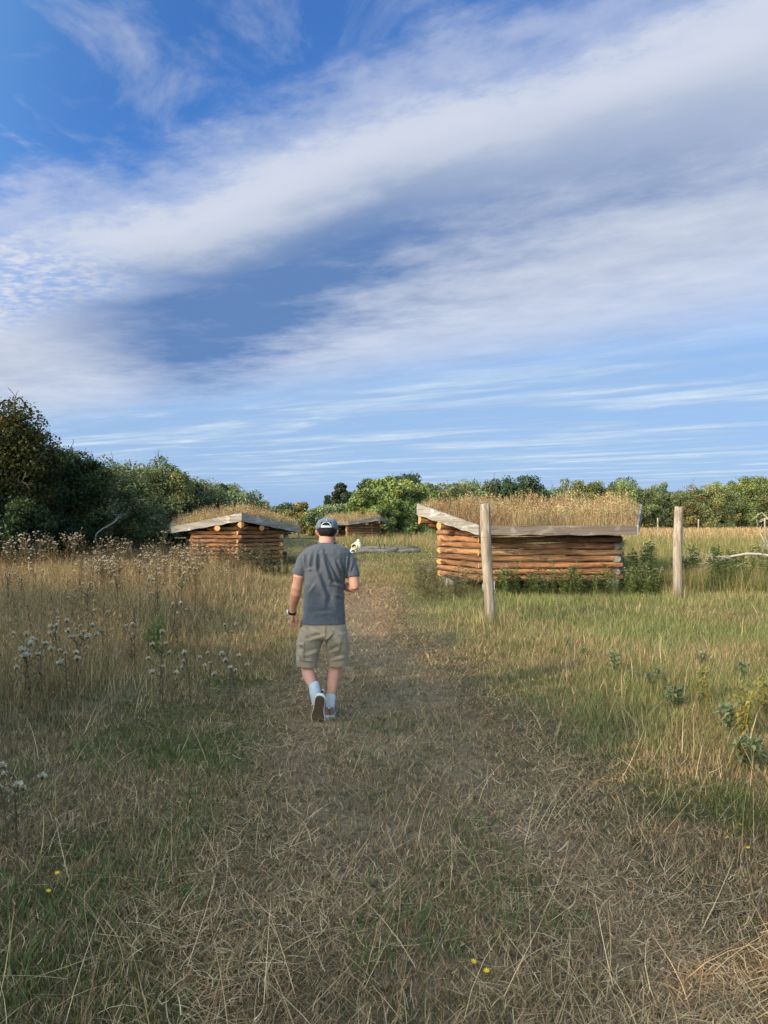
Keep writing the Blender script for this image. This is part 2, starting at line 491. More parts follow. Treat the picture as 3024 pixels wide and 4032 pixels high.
xs = axis((-1200, -200, 100), (-200, -40, 20), (-40, -12, 2), (-12, 12, 0.25), (12, 40, 2), (40, 200, 20), (200, 1200, 100))
ys = axis((-60, -4, 4), (-4, 1, 0.5), (1, 26, 0.25), (26, 60, 1.0), (60, 200, 10), (200, 1800, 100))
gx, gy = np.meshgrid(xs, ys)
V = np.stack((gx, gy, gh(gx, gy)), -1).reshape(-1, 3)
nx, ny = len(xs), len(ys)
i = np.arange(ny - 1)[:, None] * nx + np.arange(nx - 1)[None, :]
s = Soup(); s.add(V, np.stack((i, i + 1, i + nx + 1, i + nx), -1).reshape(-1, 4))
tag(s.build('ground', M['ground'], smooth=True), kind='structure')

yy = axis((-2.0, 30, 0.25)); t = np.linspace(0, 1, 15)
jl = 0.22 * (fbm(yy, yy * 0, 1.3, 4) - 0.5) * 2; jr = 0.22 * (fbm(yy, yy * 0 + 5, 1.3, 6) - 0.5) * 2
px_ = (pl(yy) + jl)[:, None] * (1 - t) + (pr(yy) + jr)[:, None] * t
py_ = yy[:, None] + 0 * t
V = np.stack((px_, py_, gh(px_, py_) + 0.008), -1).reshape(-1, 3)
nx, ny = 15, len(yy)
i = np.arange(ny - 1)[:, None] * nx + np.arange(nx - 1)[None, :]
wt = np.tile(np.clip(np.minimum(t, 1 - t) / .30, 0, 1), ny)[:, None] * np.ones(3)
s = Soup(); s.add(V, np.stack((i, i + 1, i + nx + 1, i + nx), -1).reshape(-1, 4), wt)
tag(s.build('path', M['path'], smooth=True), kind='structure')

# ------------------------------------------------------------------ log shelters
def log_section(rz, ry):               # squarish hewn log, flat top and bottom, bulging side
    t_ = np.arange(14) / 14 * 2 * np.pi + .1
    a = np.stack((np.sign(np.cos(t_)) * np.abs(np.cos(t_)) ** .78, np.sign(np.sin(t_)) * np.abs(np.sin(t_)) ** .78 * 1.01), -1)
    return a * (ry, rz)


def shelter(name, label, origin, rot, Le, Lr, w, wh, z0, ze, zr, open_side, grass_seed, nlogs=8, turf_h=0.26, turf_n=9000, bladew=0.006,
            grey_right=False, fasc=(0.21, 0.28), inset=None, group='log sleeping shelters with grass roofs'):
    """Le, Lr: half length of the eave and of the ridge (roof edge); w: half width to the eaves; wh: the same for the walls;
    z0, ze, zr: underside of the walls, bottom edge of the eave board, top of the ridge boards; open_side -1 (near), +1 (far) or 0"""
    root = empty(name, origin, rot)
    tag(root, label, 'shelter', group)
    pitch = (zr - fasc[1] - ze) / w
    roof_z = lambda y: ze + (w - abs(y)) * pitch
    wl, tip = inset or (Le - 0.40, Lr - 0.75)                       # wall corner and prow tip along the ridge
    ch = (ze + 0.10 - z0) / nlogs
    for sgn in (-1, 1):
        # long wall or open front
        if sgn != open_side:
            wall((-wl, sgn * wh), (wl, sgn * wh), root, z0, ch, nlogs, sgn, 0, roof_z, False)
        else:
            so = Soup()
            so.add(*tube([(-wl - .1, sgn * wh, z0 + .09), (wl + .1, sgn * wh, z0 + .09)], [.09, .08], 9), C=rng.uniform(.8, 1.1) * np.ones(3))
            so.build('sill_log', M['log'], root)
            for e in (-1, 1):
                so = Soup(); so.add(*box(e * (wl - .02) - .08, e * (wl - .02) + .08, sgn * wh - .08, sgn * wh + .08, z0 + .18, roof_z(wh) + .02), C=(1.2, 1.1, 1.0))
                so.build('corner_post', M['log'], root)
            so = Soup()
            for k in range(12):
                a = -wl + .05 + k * (2 * wl - .1) / 12
                so.add(*box(a, a + (2 * wl - .1) / 12 - .008, -wh + .12, wh - .12, z0 + .13, z0 + .17), C=rng.uniform(.85, 1.2) * np.ones(3))
            so.build('floor', M['board'], root)
        for e in (-1, 1):                                 # prow walls
            wall((e * wl, sgn * wh), (e * tip, 0), root, z0, ch, nlogs + 9, sgn * e, 1, roof_z, grey_right and e > 0)
    # purlins: two wall plates, two at mid slope, one ridge
    for y, rr in ((0, .115), (wh * .5, .095), (-wh * .5, .095)):
        z = roof_z(y) - rr * 1.02
        a = np.arange(16) / 16 * 2 * np.pi
        yy_, zz_ = y + np.cos(a) * rr, z + np.sin(a) * rr
        half = Le + (Lr - Le) * (1 - np.abs(yy_) / w) - 0.045      # the ends are sawn flush with the boards
        s = Soup()
        rings = [np.stack((half * t_, y + (yy_ - y) * k_, z + (zz_ - z) * k_), -1) for t_, k_ in ((-1, 1), (-.6, 1.03), (-.2, .98), (.2, 1.02), (.6, .97), (1, 1))]
        s.add(*loft(rings, caps=False), C=(1, .95, .9))
        for e, ring in ((-1, rings[0]), (1, rings[-1])):
            ctr = ring.mean(0)
            if y == 0: ctr[0] = e * (Lr - 0.045)
            s.add(np.concatenate((ring, [ctr])) + (e * .003, 0, 0), np.array([(k, (k + 1) % 16, 16)[::(1 if e > 0 else -1)] for k in range(16)]), C=(1.0, .98, .95), mi=1)
        s.build('purlin', [M['log'], M['end']], root)
    # roof: two boarded slopes carrying turf
    o2 = 0.03
    for sgn in (-1, 1):
        P4 = [(-Le + o2, sgn * (w - o2)), (Le - o2, sgn * (w - o2)), (Lr - o2, 0), (-Lr + o2, 0)]
        if sgn > 0: P4 = P4[::-1]
        bot = np.array([(x, y, roof_z(y) + .004) for x, y in P4]); top = np.array([(x, y, roof_z(y) + .15) for x, y in P4])
        s = Soup(); s.add(np.concatenate((bot, top)), [np.array([(3, 2, 1, 0), (4, 5, 6, 7), (0, 1, 5, 4), (1, 2, 6, 5), (3, 0, 4, 7)])])
        s.build('roof', M['turf'], root)
    # fascia boards
    def board(a, b, za, zb, ha, hb, th=0.045, tone=(1, 1, 1)):
        a, b = np.array(a, float), np.array(b, float)
        d = b - a; L = np.linalg.norm(d); d /= L
        n_ = 16
        V = []
        for k in range(n_ + 1):
            t_ = k / n_; x = L * t_; zz = (zb - za) * t_; hh = ha + (hb - ha) * t_
            wob = 0.010 * math.sin(k * 1.7 + za * 9) + 0.006 * math.sin(k * 3.1)
            if k in (0, n_): wob = 0
            V += [(x, 0, zz + wob), (x, th, zz + wob), (x, th, zz + hh - wob * .4), (x, 0, zz + hh - wob * .4)]
        V = np.array(V)
        i_ = np.arange(n_)[:, None] * 4
        Q = np.concatenate([np.stack((i_[:, 0] + j, i_[:, 0] + 4 + j, i_[:, 0] + 4 + (j + 1) % 4, i_[:, 0] + (j + 1) % 4), -1) for j in range(4)])
        s_ = Soup(); s_.add(V, [Q, np.array([(0, 1, 2, 3), (4 * n_ + 3, 4 * n_ + 2, 4 * n_ + 1, 4 * n_)])], C=rng.uniform(.93, 1.06) * np.array(tone))
        ang = math.atan2(d[1], d[0])
        s_.build('fascia_board', M['board'], root, mat=Matrix.Translation((a[0], a[1], za)) @ Matrix.Rotation(ang, 4, 'Z'))
    zt = zr - fasc[1]
    for sgn in (-1, 1):
        if sgn < 0: board((-Le + .05, -w - .003), (Le - .05, -w - .003), ze, ze, fasc[0], fasc[0], tone=(.66, .58, .53))
        else: board((Le - .05, w + .003), (-Le + .05, w + .003), ze, ze, fasc[0], fasc[0], tone=(.66, .58, .53))
    board((-Lr, 0), (-Le, -w), zt, ze, fasc[1], fasc[0] + .01); board((-Le, w), (-Lr, 0), ze, zt, fasc[0] + .01, fasc[1])
    board((Le, -w), (Lr, 0), ze, zt, fasc[0] + .01, fasc[1]); board((Lr, 0), (Le, w), zt, ze, fasc[1], fasc[0] + .01)
    # foundation stones
    for x, y in ((-wl + .12, -wh), (wl - .12, -wh), (-wl + .12, wh), (wl - .12, wh), (-tip + .25, 0), (tip - .25, 0)):
        s = Soup(); V, fq = box(x - .13, x + .13, y - .12, y + .12, -.4, z0 + .02)
        V += rng.uniform(-.012, .012, V.shape); s.add(V, fq); s.build('foundation_block', M['stone'], root)
    # turf grass: one dry sward on the roof
    rg = np.random.default_rng(grass_seed)
    n = turf_n
    yv = rg.uniform(-w + .05, w - .05, n); half = Le + (Lr - Le) * (1 - np.abs(yv) / w) - .05
    xv = rg.uniform(-1, 1, n) * half
    zz = ze + (w - np.abs(yv)) * pitch + .145
    hh = turf_h * rg.uniform(.45, 1.3, n) * (0.20 + 1.6 * fbm(xv, yv, 1.7, grass_seed, 3))
    edge = np.minimum(half - np.abs(xv), w - np.abs(yv)); hh *= 0.55 + 0.45 * sst(edge, 0, .35)
    sp = rg.random(n) < 0.018; hh[sp] *= rg.uniform(1.4, 2.0, sp.sum())
    col = pick(rg, n, [(.35, .255, .135), (.42, .325, .185), (.27, .19, .095), (.16, .11, .065), (.50, .39, .24)], [4, 4, 2, 1, 3])
    col *= (0.75 + 0.5 * fbm(xv, yv, 1.0, grass_seed + 3, 2))[:, None]
    tz = fbm(xv, yv, 0.8, grass_seed + 5, 2) > 0.66; col[tz] *= (.8, .72, .72)
    s = Soup()
    blades(s, rg, np.stack((xv, yv, zz), -1), hh, bladew * rg.uniform(.6, 1.3, n), col, lean=(0.0, 0.7), curl=(-.3, 1.0), segs=3)
    k = int(n * .16); sel = rg.choice(n, k, False)
    seeds(s, rg, np.stack((xv, yv, zz), -1)[sel], hh[sel], col[sel] * (1.0, .93, .82), bladew)
    tag(s.build('turf_grass', M['grass'], root), kind='stuff')
    return root


def wall(a, b, root, z0, ch, n, sgn, odd, roof_z, grey):
    """stack of hewn logs from a to b; a corner is laid in alternating courses"""
    a, b = np.array(a, float), np.array(b, float)
    d = b - a; L = np.linalg.norm(d); d /= L
    s = Soup()
    prow = odd == 1
    for k in range(n):
        z = z0 + ch * (k + .5)
        t0, t1 = 0.0, L
        up = z + ch * .5
        # stay under the roof
        ts = np.linspace(0, L, 60); zz = np.array([roof_z((a + d * t)[1]) for t in ts])
        ok = zz > up - 0.015
        if not ok.any(): continue
        t0, t1 = ts[ok][0], ts[ok][-1]
        if t1 - t0 < 0.15: continue
        ext = 0.11 if (k % 2 == odd) else 0.06
        if t0 < 0.02: t0 = -ext
        if t1 > L - 0.02: t1 = L + (ext if not prow else (0.11 if sgn * (1 if k % 2 else -1) > 0 else 0.03))
        if prow and k % 2 == 0 and t0 <= 0: t0 = 0.02
        if (not prow) and k % 2 == 1: t0, t1 = t0 + .06 + .02, t1 - .08
        m = 13
        c = np.array((1, .96, .92)) * rng.uniform(.62, 1.25) * (1, rng.uniform(.97, 1.12), rng.uniform(.95, 1.4))
        sec = log_section(ch * .5, .095)
        rings = []
        ph = rng.uniform(0, 6)
        for q_ in range(m):
            x = t0 + (t1 - t0) * q_ / (m - 1)
            k_ = 1 + .10 * math.sin(ph + q_ * 1.3) + rng.uniform(-.05, .05)
            rings.append(np.stack((np.full(len(sec), x), sec[:, 0] * k_ + .006 * math.sin(q_ + ph * 2), z + sec[:, 1] * (.925 + .05 * math.sin(q_ * 2.1 + ph)) + .007 * math.sin(q_ * .9 + ph * 3)), -1))
        V, fs = loft(rings, caps=False)
        s.add(V, fs, c)
        for ring, o_ in ((rings[0], -1), (rings[-1], 1)):
            R_ = ring.copy(); R_[:, 0] += o_ * .002
            cc = R_.mean(0); R_ = cc + (R_ - cc) * 1.0
            s.add(R_, np.arange(len(sec))[None, ::o_], rng.uniform(.75, 1.15) * np.ones(3), mi=1)
    mt = Matrix.Translation((a[0], a[1], 0)) @ Matrix.Rotation(math.atan2(d[1], d[0]), 4, 'Z')
    o = s.build('log_wall', [M['log_grey']] * 2 if grey else [M['log'], M['end']], root, smooth=True, mat=mt)
    for p in o.data.polygons:
        if len(p.vertices) > 4: p.use_smooth = False
    return o


def pick(rg, n, cols, wts, var=0.18):
    wts = np.array(wts, float); idx = rg.choice(len(cols), n, p=wts / wts.sum())
    c = np.array(cols)[idx] * rg.uniform(1 - var, 1 + var, (n, 1)) * rg.uniform(.93, 1.07, (n, 3))
    return c


def blades(s, rg, pos, h, w, col, lean=(0.0, 0.5), curl=(0.0, 0.8), segs=2, az=None, twist=0.0):
    """grass blades as thin curved ribbons that end in a point"""
    n = len(pos)
    az = rg.uniform(0, 2 * np.pi, n) if az is None else az
    th = rg.uniform(lean[0], lean[1], n); cu = rg.uniform(curl[0], curl[1], n)
    fa = az + np.pi / 2 + rg.uniform(-.9, .9, n)
    tw = rg.normal(0, twist, n) if twist else 0
    wd = np.stack((np.cos(fa), np.sin(fa), np.zeros(n)), -1)
    p = np.array(pos, float); st = (h / segs)[:, None]
    vs = []
    for k in range(segs + 1):
        t_ = k / segs
        ww = (w * (1 - t_ ** 1.5 * .75))[:, None] * .5
        if k < segs: vs += [p - wd * ww, p + wd * ww]
        else: vs += [p]
        a_ = th + cu * t_
        if twist: az = az + tw / segs
        p = p + st * np.stack((np.sin(a_) * np.cos(az), np.sin(a_) * np.sin(az), np.cos(a_)), -1)
    nv = 2 * segs + 1
    V = np.stack(vs, 1).reshape(-1, 3)
    b0 = np.arange(n)[:, None] * nv
    fs = []
    for k in range(segs - 1):
        fs.append(b0 + np.array([2 * k, 2 * k + 1, 2 * k + 3, 2 * k + 2])[None, :])
    fs.append(b0 + np.array([2 * segs - 2, 2 * segs - 1, 2 * segs])[None, :])
    C = np.repeat(col[:, None, :], nv, 1)
    s.add(V, fs, C.reshape(-1, 3))


def seeds(s, rg, pos, h, col, w):
    """upright stems with a feathery seed head of a few small flakes"""
    n = len(pos)
    top = pos + np.stack((rg.uniform(-.12, .12, n) * h, rg.uniform(-.12, .12, n) * h, h * 1.15), -1)
    az = rg.uniform(0, 2 * np.pi, n)
    for k in range(4):
        d = np.stack((np.cos(az + k * 2.1), np.sin(az + k * 2.1), rg.uniform(.5, 1.6, n)), -1); d /= np.linalg.norm(d, axis=1)[:, None]
        sd = np.cross(d, np.array((0, 0, 1.0))); sd /= np.linalg.norm(sd, axis=1)[:, None] + 1e-9
        L = (h * .13)[:, None]; c0 = pos + (top - pos) * (0.75 + .07 * k)
        V = np.stack((c0, c0 + d * L * .5 + sd * w * 1.3, c0 + d * L, c0 + d * L * .5 - sd * w * 1.3), 1).reshape(-1, 3)
        s.add(V, np.arange(n)[:, None] * 4 + np.arange(4)[None, :], np.repeat(col, 4, 0))
    sd = np.stack((np.cos(az), np.sin(az), 0 * az), -1) * w * .25
    V = np.stack((pos - sd, pos + sd, top), 1).reshape(-1, 3)
    s.add(V, np.arange(n)[:, None] * 3 + np.arange(3)[None, :], np.repeat(col, 3, 0))


G_ = 'log sleeping shelters with grass roofs'
# beside the path on the right: its closed back towards us
shelter('log_shelter', 'log shelter with dry grass roof behind the tall post, its long wall facing us', (3.70, 19.42, 0), R(4), 1.80, 2.89, 2.42, 1.74,
        .25, 1.322, 2.06, 1, 11, nlogs=8, turf_h=.27, turf_n=40000, bladew=.009, grey_right=True, inset=(1.56, 2.26))
# on the left, its prow towards us and its open side to the left
shelter('log_shelter', 'turf roofed log shelter among thistles, its pointed end facing us', tuple(W(951, 2020, 26)[:2] + np.array((-math.sin(R(17)), math.cos(R(17)))) * 2.95) + (0.0,),
        R(107), 1.50, 2.95, 2.26, 1.52, .10, 1.17, 1.88, 1, 12, nlogs=8, turf_h=.29, turf_n=24000, bladew=.012, inset=(1.55, 2.32))
tp = W(1498, 2033, 54)
xa = np.array((math.cos(R(-33)), math.sin(R(-33))))
shelter('log_shelter', 'small distant log shelter with open dark front, right behind the head of the walking man', (tp[0] - 2.3 * xa[0], 54 - 2.3 * xa[1], 0.0), R(-33),
        1.30, 2.30, 2.4, 2.0, .22, 1.23, 1.82, -1, 13, nlogs=6, turf_h=.28, turf_n=9000, bladew=.022)
shelter('log_shelter', 'farthest log shelter, only its post seen under the right board of the left shelter', (-9.05, 62.0, 0.0), R(0),
        1.40, 2.2, 2.0, 1.6, .40, 1.15, 1.55, -1, 14, nlogs=5, turf_h=.2, turf_n=2500, bladew=.03)


# ------------------------------------------------------------------ fence posts
def post(label, bx, by, Y, ty, rad, lean, seed, group=None):
    rg = np.random.default_rng(seed)
    b = W(bx, by, Y); zt = H - (ty - HOR) / F * Y
    n = 14; pts, rr = [], []
    for k in range(n + 1):
        t_ = k / n
        z = -0.25 + (zt + .25) * t_
        pts.append((lean * t_ + .012 * math.sin(t_ * 5 + seed), .01 * math.sin(t_ * 4 + seed * 2), z))
        rr.append(rad * (1.04 - .08 * t_ + .025 * math.sin(t_ * 9 + seed)))
    s = Soup(); V, fs = tube(pts, rr, 20, rough=0.018)
    V[-20:, 2] += rg.uniform(-.006, .006, 20)
    s.add(V, fs)
    o = s.build('fence_post', M['post'], smooth=True, loc=(b[0], Y, 0))
    for p in o.data.polygons:
        if len(p.vertices) > 4: p.use_smooth = False
    tag(o, label, 'post', group)
    return o


post('tall round grey wooden post standing in front of the right log shelter', 1932, 2465, 12.1, 1984, .083, -.085, 1)
post('tall round wooden post right of the shelter, bark scraps at its top', 2666, 2360, 16.1, 1995, .093, .035, 2)
for k, (x, y0, Y) in enumerate(((2589, 2040, 62), (2750, 2045, 62), (3011, 2038, 62), (1176, 2045, 62))):
    lab = ['thin distant fence post just right of the turf roof edge', 'thin distant fence post between the tall post and the fallen branch',
           'thin distant fence post at the far right field edge', 'thin pale distant post above the right end of the left shelter roof'][k]
    post(lab, x, 2120, Y, y0, .055, .02, 5 + k, 'thin distant fence posts')

# ------------------------------------------------------------------ things round the fireplace
def log_thing(name, label, pts, rad, mat, seg=14, cat='log', group=None):
    base = np.array(pts[0], float)
    s = Soup(); V, fs = tube(np.array(pts) - base, rad, seg, rough=.03); s.add(V, fs)
    o = s.build(name, M[mat], smooth=True, loc=tuple(base))
    return tag(o, label, cat, group)


def at(px, Y, z): return ((px - 1512) / F * Y, Y, z)
log_thing('lying_log', 'long grey log lying in the grass right of the cream bag', [at(1404, 37.2, .10), at(1440, 37.1, .105), at(1480, 37, .10), at(1520, 37, .10), at(1561, 36.9, .09)], [.115, .112, .108, .105, .10], 'log_grey')
log_thing('lying_log', 'short cracked weathered log lying at the right end of the log row', [at(1566, 37.2, .08), at(1590, 37.1, .11), at(1620, 37.2, .12), at(1645, 37.3, .13), at(1656, 37.3, .11)], [.08, .10, .105, .11, .10], 'log_grey')
log_thing('lying_log', 'pale log lying behind the long grey log, mostly hidden by it', [at(1425, 39.5, .13), at(1500, 39.4, .14), at(1580, 39.4, .145), at(1648, 39.3, .14)], [.13, .125, .125, .12], 'log_grey')
log_thing('lying_log', 'rounded pale log chunk leaning between the two grey logs', [at(1535, 38.2, .10), at(1552, 38.2, .17), at(1565, 38.1, .15)], [.10, .12, .09], 'log_grey')
for k, (x, h_) in enumerate(((1496, .42), (1514, .40))):
    s = Soup(); s.add(*tube([(0, 0, -.15), (.01, 0, h_ * .6), (-.015 - .02 * (1 - k), 0, h_)], [.03, .027, .03], 8))
    p = at(x, 38.3, 0)
    o = s.build('peg', M['iron'], smooth=False, loc=p)
    tag(o, ['black upright peg behind the long log, the bent one nearer the bag', 'black straight upright peg behind the long log, nearer its right end'][k], 'peg', 'black pegs behind the log')


def lump(rings_r, rings_z, seg, rg, wob, sq=(1, 1), sh=None):
    rings = []
    for k, (r_, z) in enumerate(zip(rings_r, rings_z)):
        a = np.arange(seg) / seg * 2 * np.pi
        q_ = r_ * (1 + wob * np.sin(a * 3 + k * 1.3) * .6 + rg.uniform(-wob, wob, seg) * .6)
        off = (0, 0) if sh is None else sh[k]
        rings.append(np.stack((np.cos(a) * q_ * sq[0] + off[0], np.sin(a) * q_ * sq[1] + off[1], np.full(seg, z) + rg.uniform(-.01, .01, seg)), -1))
    return rings


rg = np.random.default_rng(3)
bag = empty('canvas_bag', at(1403, 38.4, .0))
tag(bag, 'slumped cream canvas bag with an open mouth, behind the left end of the log', 'bag')
s = Soup(); V, fs = loft(lump([.22, .27, .28, .24, .15, .07, .075, .05], [0, .08, .2, .36, .48, .54, .6, .64], 18, rg, .10, (1, .8), [(0, 0), (0, 0), (.0, 0), (.03, 0), (.07, 0), (.09, 0), (.10, 0), (.12, 0)]))
s.add(V, fs); s.build('sack_body', M['canvas'], bag, smooth=True)
s = Soup()                                                     # open mouth: a rolled rim with a dark hollow
a = np.arange(17) / 16 * 2 * np.pi
rim = np.stack((-.10 + .13 * np.cos(a), -.25 + .03 * np.sin(a * 2), .30 + .12 * np.sin(a)), -1)
s.add(*tube(rim, [.028] * 17, 8, caps=False, up=(0, 1, 0))); s.build('bag_rim', M['canvas'], bag, smooth=True)
s = Soup(); s.add(np.concatenate((rim[:-1] + (0, .02, 0), [[-.10, -.17, .29]])), np.array([(k, (k + 1) % 16, 16) for k in range(16)])); s.build('bag_mouth', M['dark'], bag)

bk = empty('bucket', at(1389, 34.8, 0.0))
tag(bk, 'small reddish bucket with teal lid and white rim before the log', 'bucket')
s = Soup(); s.add(*tube([(0, 0, 0), (0, 0, .02), (0, 0, .15)], [.10, .105, .125], 18)); s.build('bucket_body', M['redbrown'], bk)
s = Soup(); s.add(*tube([(0, 0, .15), (0, 0, .175)], [.135, .135], 18)); s.build('rim', M['white'], bk)
s = Soup(); s.add(*loft(lump([.115, .11, .08, .03], [.176, .215, .25, .262], 18, rg, .05))); s.build('lid', M['teal'], bk, smooth=True)
s = Soup(); s.add(*loft(lump([.05, .06, .035], [.19, .235, .27], 10, rg, .12, sh=[(-.075, -.02)] * 3))); s.build('cloth', M['white'], bk, smooth=True)

fr = empty('fire_ring', at(1107, 31.5, 0.0))
tag(fr, 'low black iron ring in the grass right of the left log shelter', 'fire ring')
s = Soup(); s.add(*tube([(0, 0, 0), (0, 0, .30)], [.24, .24], 24, caps=False)); s.add(*tube([(0, 0, .30), (0, 0, .0)], [.225, .225], 24, caps=False)); s.build('ring_wall', M['iron'], fr)
a = np.arange(25) / 24 * 2 * np.pi
s = Soup(); s.add(*tube(np.stack((.235 * np.cos(a), .235 * np.sin(a), a * 0 + .31), -1), [.015] * 25, 6, caps=False, up=(0, 0, 1))); s.build('rim', M['iron'], fr)

sh = empty('wall_shelf', W(722, 2117, 27.0))
tag(sh, 'grey plank shelf sticking out at the open left side of the left shelter', 'shelf')
s = Soup(); s.add(*box(-.28, .12, -.12, .12, -.02, .02)); s.build('plank', M['board'], sh)
s = Soup(); s.add(*tube([(.14, 0, .0), (.17, 0, -.06), (.10, 0, -.18)], [.02, .022, .02], 8)); s.build('bracket', M['log_grey'], sh)


# ------------------------------------------------------------------ bare branches
def twigs(s, rg, p, d, L, r, depth, mat_c):
    n = 5; pts = [np.array(p, float)]; dd = nrm(d)
    for k in range(n):
        dd = nrm(dd + rg.normal(0, .16, 3)); pts.append(pts[-1] + dd * L / n)
    s.add(*tube(pts, list(np.linspace(r, r * .45, n + 1)), 6), C=mat_c)
    if depth:
        for k in range(2 + depth):
            q_ = pts[rg.integers(2, n + 1)]
            twigs(s, rg, q_, nrm(dd + rg.normal(0, .65, 3)), L * rg.uniform(.35, .6), r * .5, depth - 1, mat_c)


def branch(label, pts, rad, seed, tw, tl):
    rg = np.random.default_rng(seed); pts = np.array(pts); base = pts[0].copy(); pts = pts - base
    s = Soup(); s.add(*tube(pts, rad, 7))
    for k in range(tw):
        i_ = rg.integers(len(pts) // 3, len(pts)); d = pts[min(i_ + 1, len(pts) - 1)] - pts[i_ - 1]
        twigs(s, rg, pts[i_], nrm(nrm(d) + rg.normal(0, .6, 3)), tl * rg.uniform(.5, 1.2), rad[i_] * .6, 1, (.5, .5, .5))
    return tag(s.build('fallen_branch', M['twig'], smooth=True, loc=tuple(base)), label, 'branch')


branch('bare pale fallen branch lying over the weeds at the right edge', [W(3260, 2330, 17.8), W(3140, 2240, 17.8), W(3060, 2196, 17.9), W(3000, 2182, 18), W(2940, 2180, 18), W(2880, 2190, 18.1), W(2830, 2206, 18.2)],
       [.05, .042, .036, .032, .028, .024, .016], 21, 9, .7)
branch('bare grey branch arching up before the dark hedge', [W(372, 2130, 27.5), W(380, 2102, 27.5), W(402, 2083, 27.6), W(430, 2068, 27.7), W(452, 2056, 27.8), W(466, 2042, 27.9)], [.03, .027, .024, .02, .016, .009], 22, 5, .7)
branch('bare pale branch rising from the bushes at the far right edge', [W(3040, 2062, 100), W(3022, 2040, 100), W(3000, 2018, 100), W(2980, 2030, 100)], [.09, .08, .06, .04], 23, 3, 1.5)

# ------------------------------------------------------------------ trees and bushes
def tree(name, label, x, y, h, rx, ry=None, pal='dark', n=9000, leaf=.06, base=0.0, seed=1, clumps=60, trunk=True, group=None, cat='tree', droop=0.0, flat=0.35,
         z_low=0.05, twiggy=0, lean=(0, 0), elong=1.8, lobes=6):
    """a crown of leaf clumps on lobes round a tapered trunk with limbs"""
    rg = np.random.default_rng(seed); ry = ry or rx; n = int(n * 1.6); leaf *= 1.05
    root = empty(name, (x, y, base)); tag(root, label, cat, group)
    pals = {
        'dark':   ([(0.033, 0.057, 0.024), (0.048, 0.075, 0.027), (0.024, 0.042, 0.024), (0.068, 0.087, 0.027)], [4, 3, 3, 1]),
        'autumn': ([(0.037, 0.046, 0.011), (0.055, 0.055, 0.011), (0.059, 0.036, 0.011), (0.022, 0.030, 0.010)], [3, 3, 1.5, 3]),
        'olive':  ([(0.101, 0.122, 0.052), (0.134, 0.149, 0.061), (0.077, 0.098, 0.045), (0.173, 0.177, 0.085)], [4, 3, 3, 1]),
        'willow': ([(0.120, 0.162, 0.048), (0.162, 0.200, 0.065), (0.089, 0.126, 0.042), (0.202, 0.230, 0.087)], [4, 3, 2, 1.5]),
        'grey':   ([(0.122, 0.160, 0.076), (0.157, 0.197, 0.095), (0.088, 0.122, 0.057), (0.200, 0.235, 0.125)], [4, 3, 2, 1.5]),
        'yellow': ([(0.133, 0.125, 0.044), (0.162, 0.131, 0.044), (0.099, 0.098, 0.038), (0.185, 0.142, 0.057)], [4, 2, 2, 1]),
        'pine':   ([(0.030, 0.045, 0.024), (0.042, 0.057, 0.030), (0.075, 0.060, 0.030)], [4, 3, 1]),
    }[pal]
    # lobes make an uneven outline
    lob = []
    for k in range(lobes):
        a = rg.uniform(0, 2 * np.pi); rr = rg.uniform(.25, .62)
        lob.append((rr * math.cos(a), rr * math.sin(a), rg.uniform(.10 if z_low < .1 else .25, .78), rg.uniform(.38, .56)))
    lob.append((0, 0, .62, .5)); lob.append((rg.uniform(-.2, .2), rg.uniform(-.2, .2), .78, .40))
    lob = np.array(lob)
    cw = lob[:, 3] ** 2 / (lob[:, 3] ** 2).sum()
    ci = rg.choice(len(lob), clumps, p=cw)
    d = rg.normal(0, 1, (clumps, 3)); d /= np.linalg.norm(d, axis=1)[:, None]
    cc = lob[ci, :3] + d * (lob[ci, 3] * rg.uniform(.55, 1.0, clumps) ** .5)[:, None] * np.array((1, 1, .62))
    cc[:, 2] = np.clip(cc[:, 2], z_low, .985)
    lowk = 1 - .45 * sst(.30 - cc[:, 2], 0, .30) * (0 if z_low < .1 else 1)
    C3 = cc * np.array((rx, ry, h)); C3[:, :2] *= lowk[:, None]
    C3[:, 0] += lean[0] * cc[:, 2]; C3[:, 1] += lean[1] * cc[:, 2]
    # leaves
    per = rg.multinomial(n, np.full(clumps, 1 / clumps)); k = np.repeat(np.arange(clumps), per)
    sig = (rx + ry + h) / 3 * flat * .42 * rg.uniform(.6, 1.2, clumps)
    off = rg.normal(0, 1, (n, 3)); off /= (np.linalg.norm(off, axis=1)[:, None] + 1e-9) ** .45
    P_ = C3[k] + off * sig[k][:, None] * (1, 1, .75)
    if droop: P_[:, 2] -= droop * rg.random(n) ** 2
    P_[:, 2] = np.maximum(P_[:, 2], .02)
    out = P_ - (np.array((0, 0, h * .45))); out /= np.linalg.norm(out, axis=1)[:, None] + 1e-9
    N_ = out * .5 + rg.normal(0, .75, (n, 3)); N_[:, 2] += .25; N_ /= np.linalg.norm(N_, axis=1)[:, None]
    A = rg.normal(0, 1, (n, 3)) + out * .6 + np.array((0, 0, .35 - 1.2 * (droop > 0)))
    A -= (A * N_).sum(1)[:, None] * N_; A /= np.linalg.norm(A, axis=1)[:, None] + 1e-9
    B = np.cross(N_, A)
    ls = leaf * rg.uniform(.6, 1.45, n)[:, None]
    V = np.stack((P_ - A * ls * .5 * elong * .7, P_ + B * ls * .42, P_ + A * ls * .5 * elong * .7, P_ - B * ls * .42), 1).reshape(-1, 3)
    col = pick(rg, n, *pals, var=.22)
    ck = rg.uniform(.72, 1.30, clumps); col *= ck[k][:, None]
    warm = rg.random(clumps) < .16; col[warm[k]] *= (1.35, 1.15, .9)
    s = Soup(); s.add(V, np.arange(n)[:, None] * 4 + np.arange(4)[None, :], np.repeat(col, 4, 0))
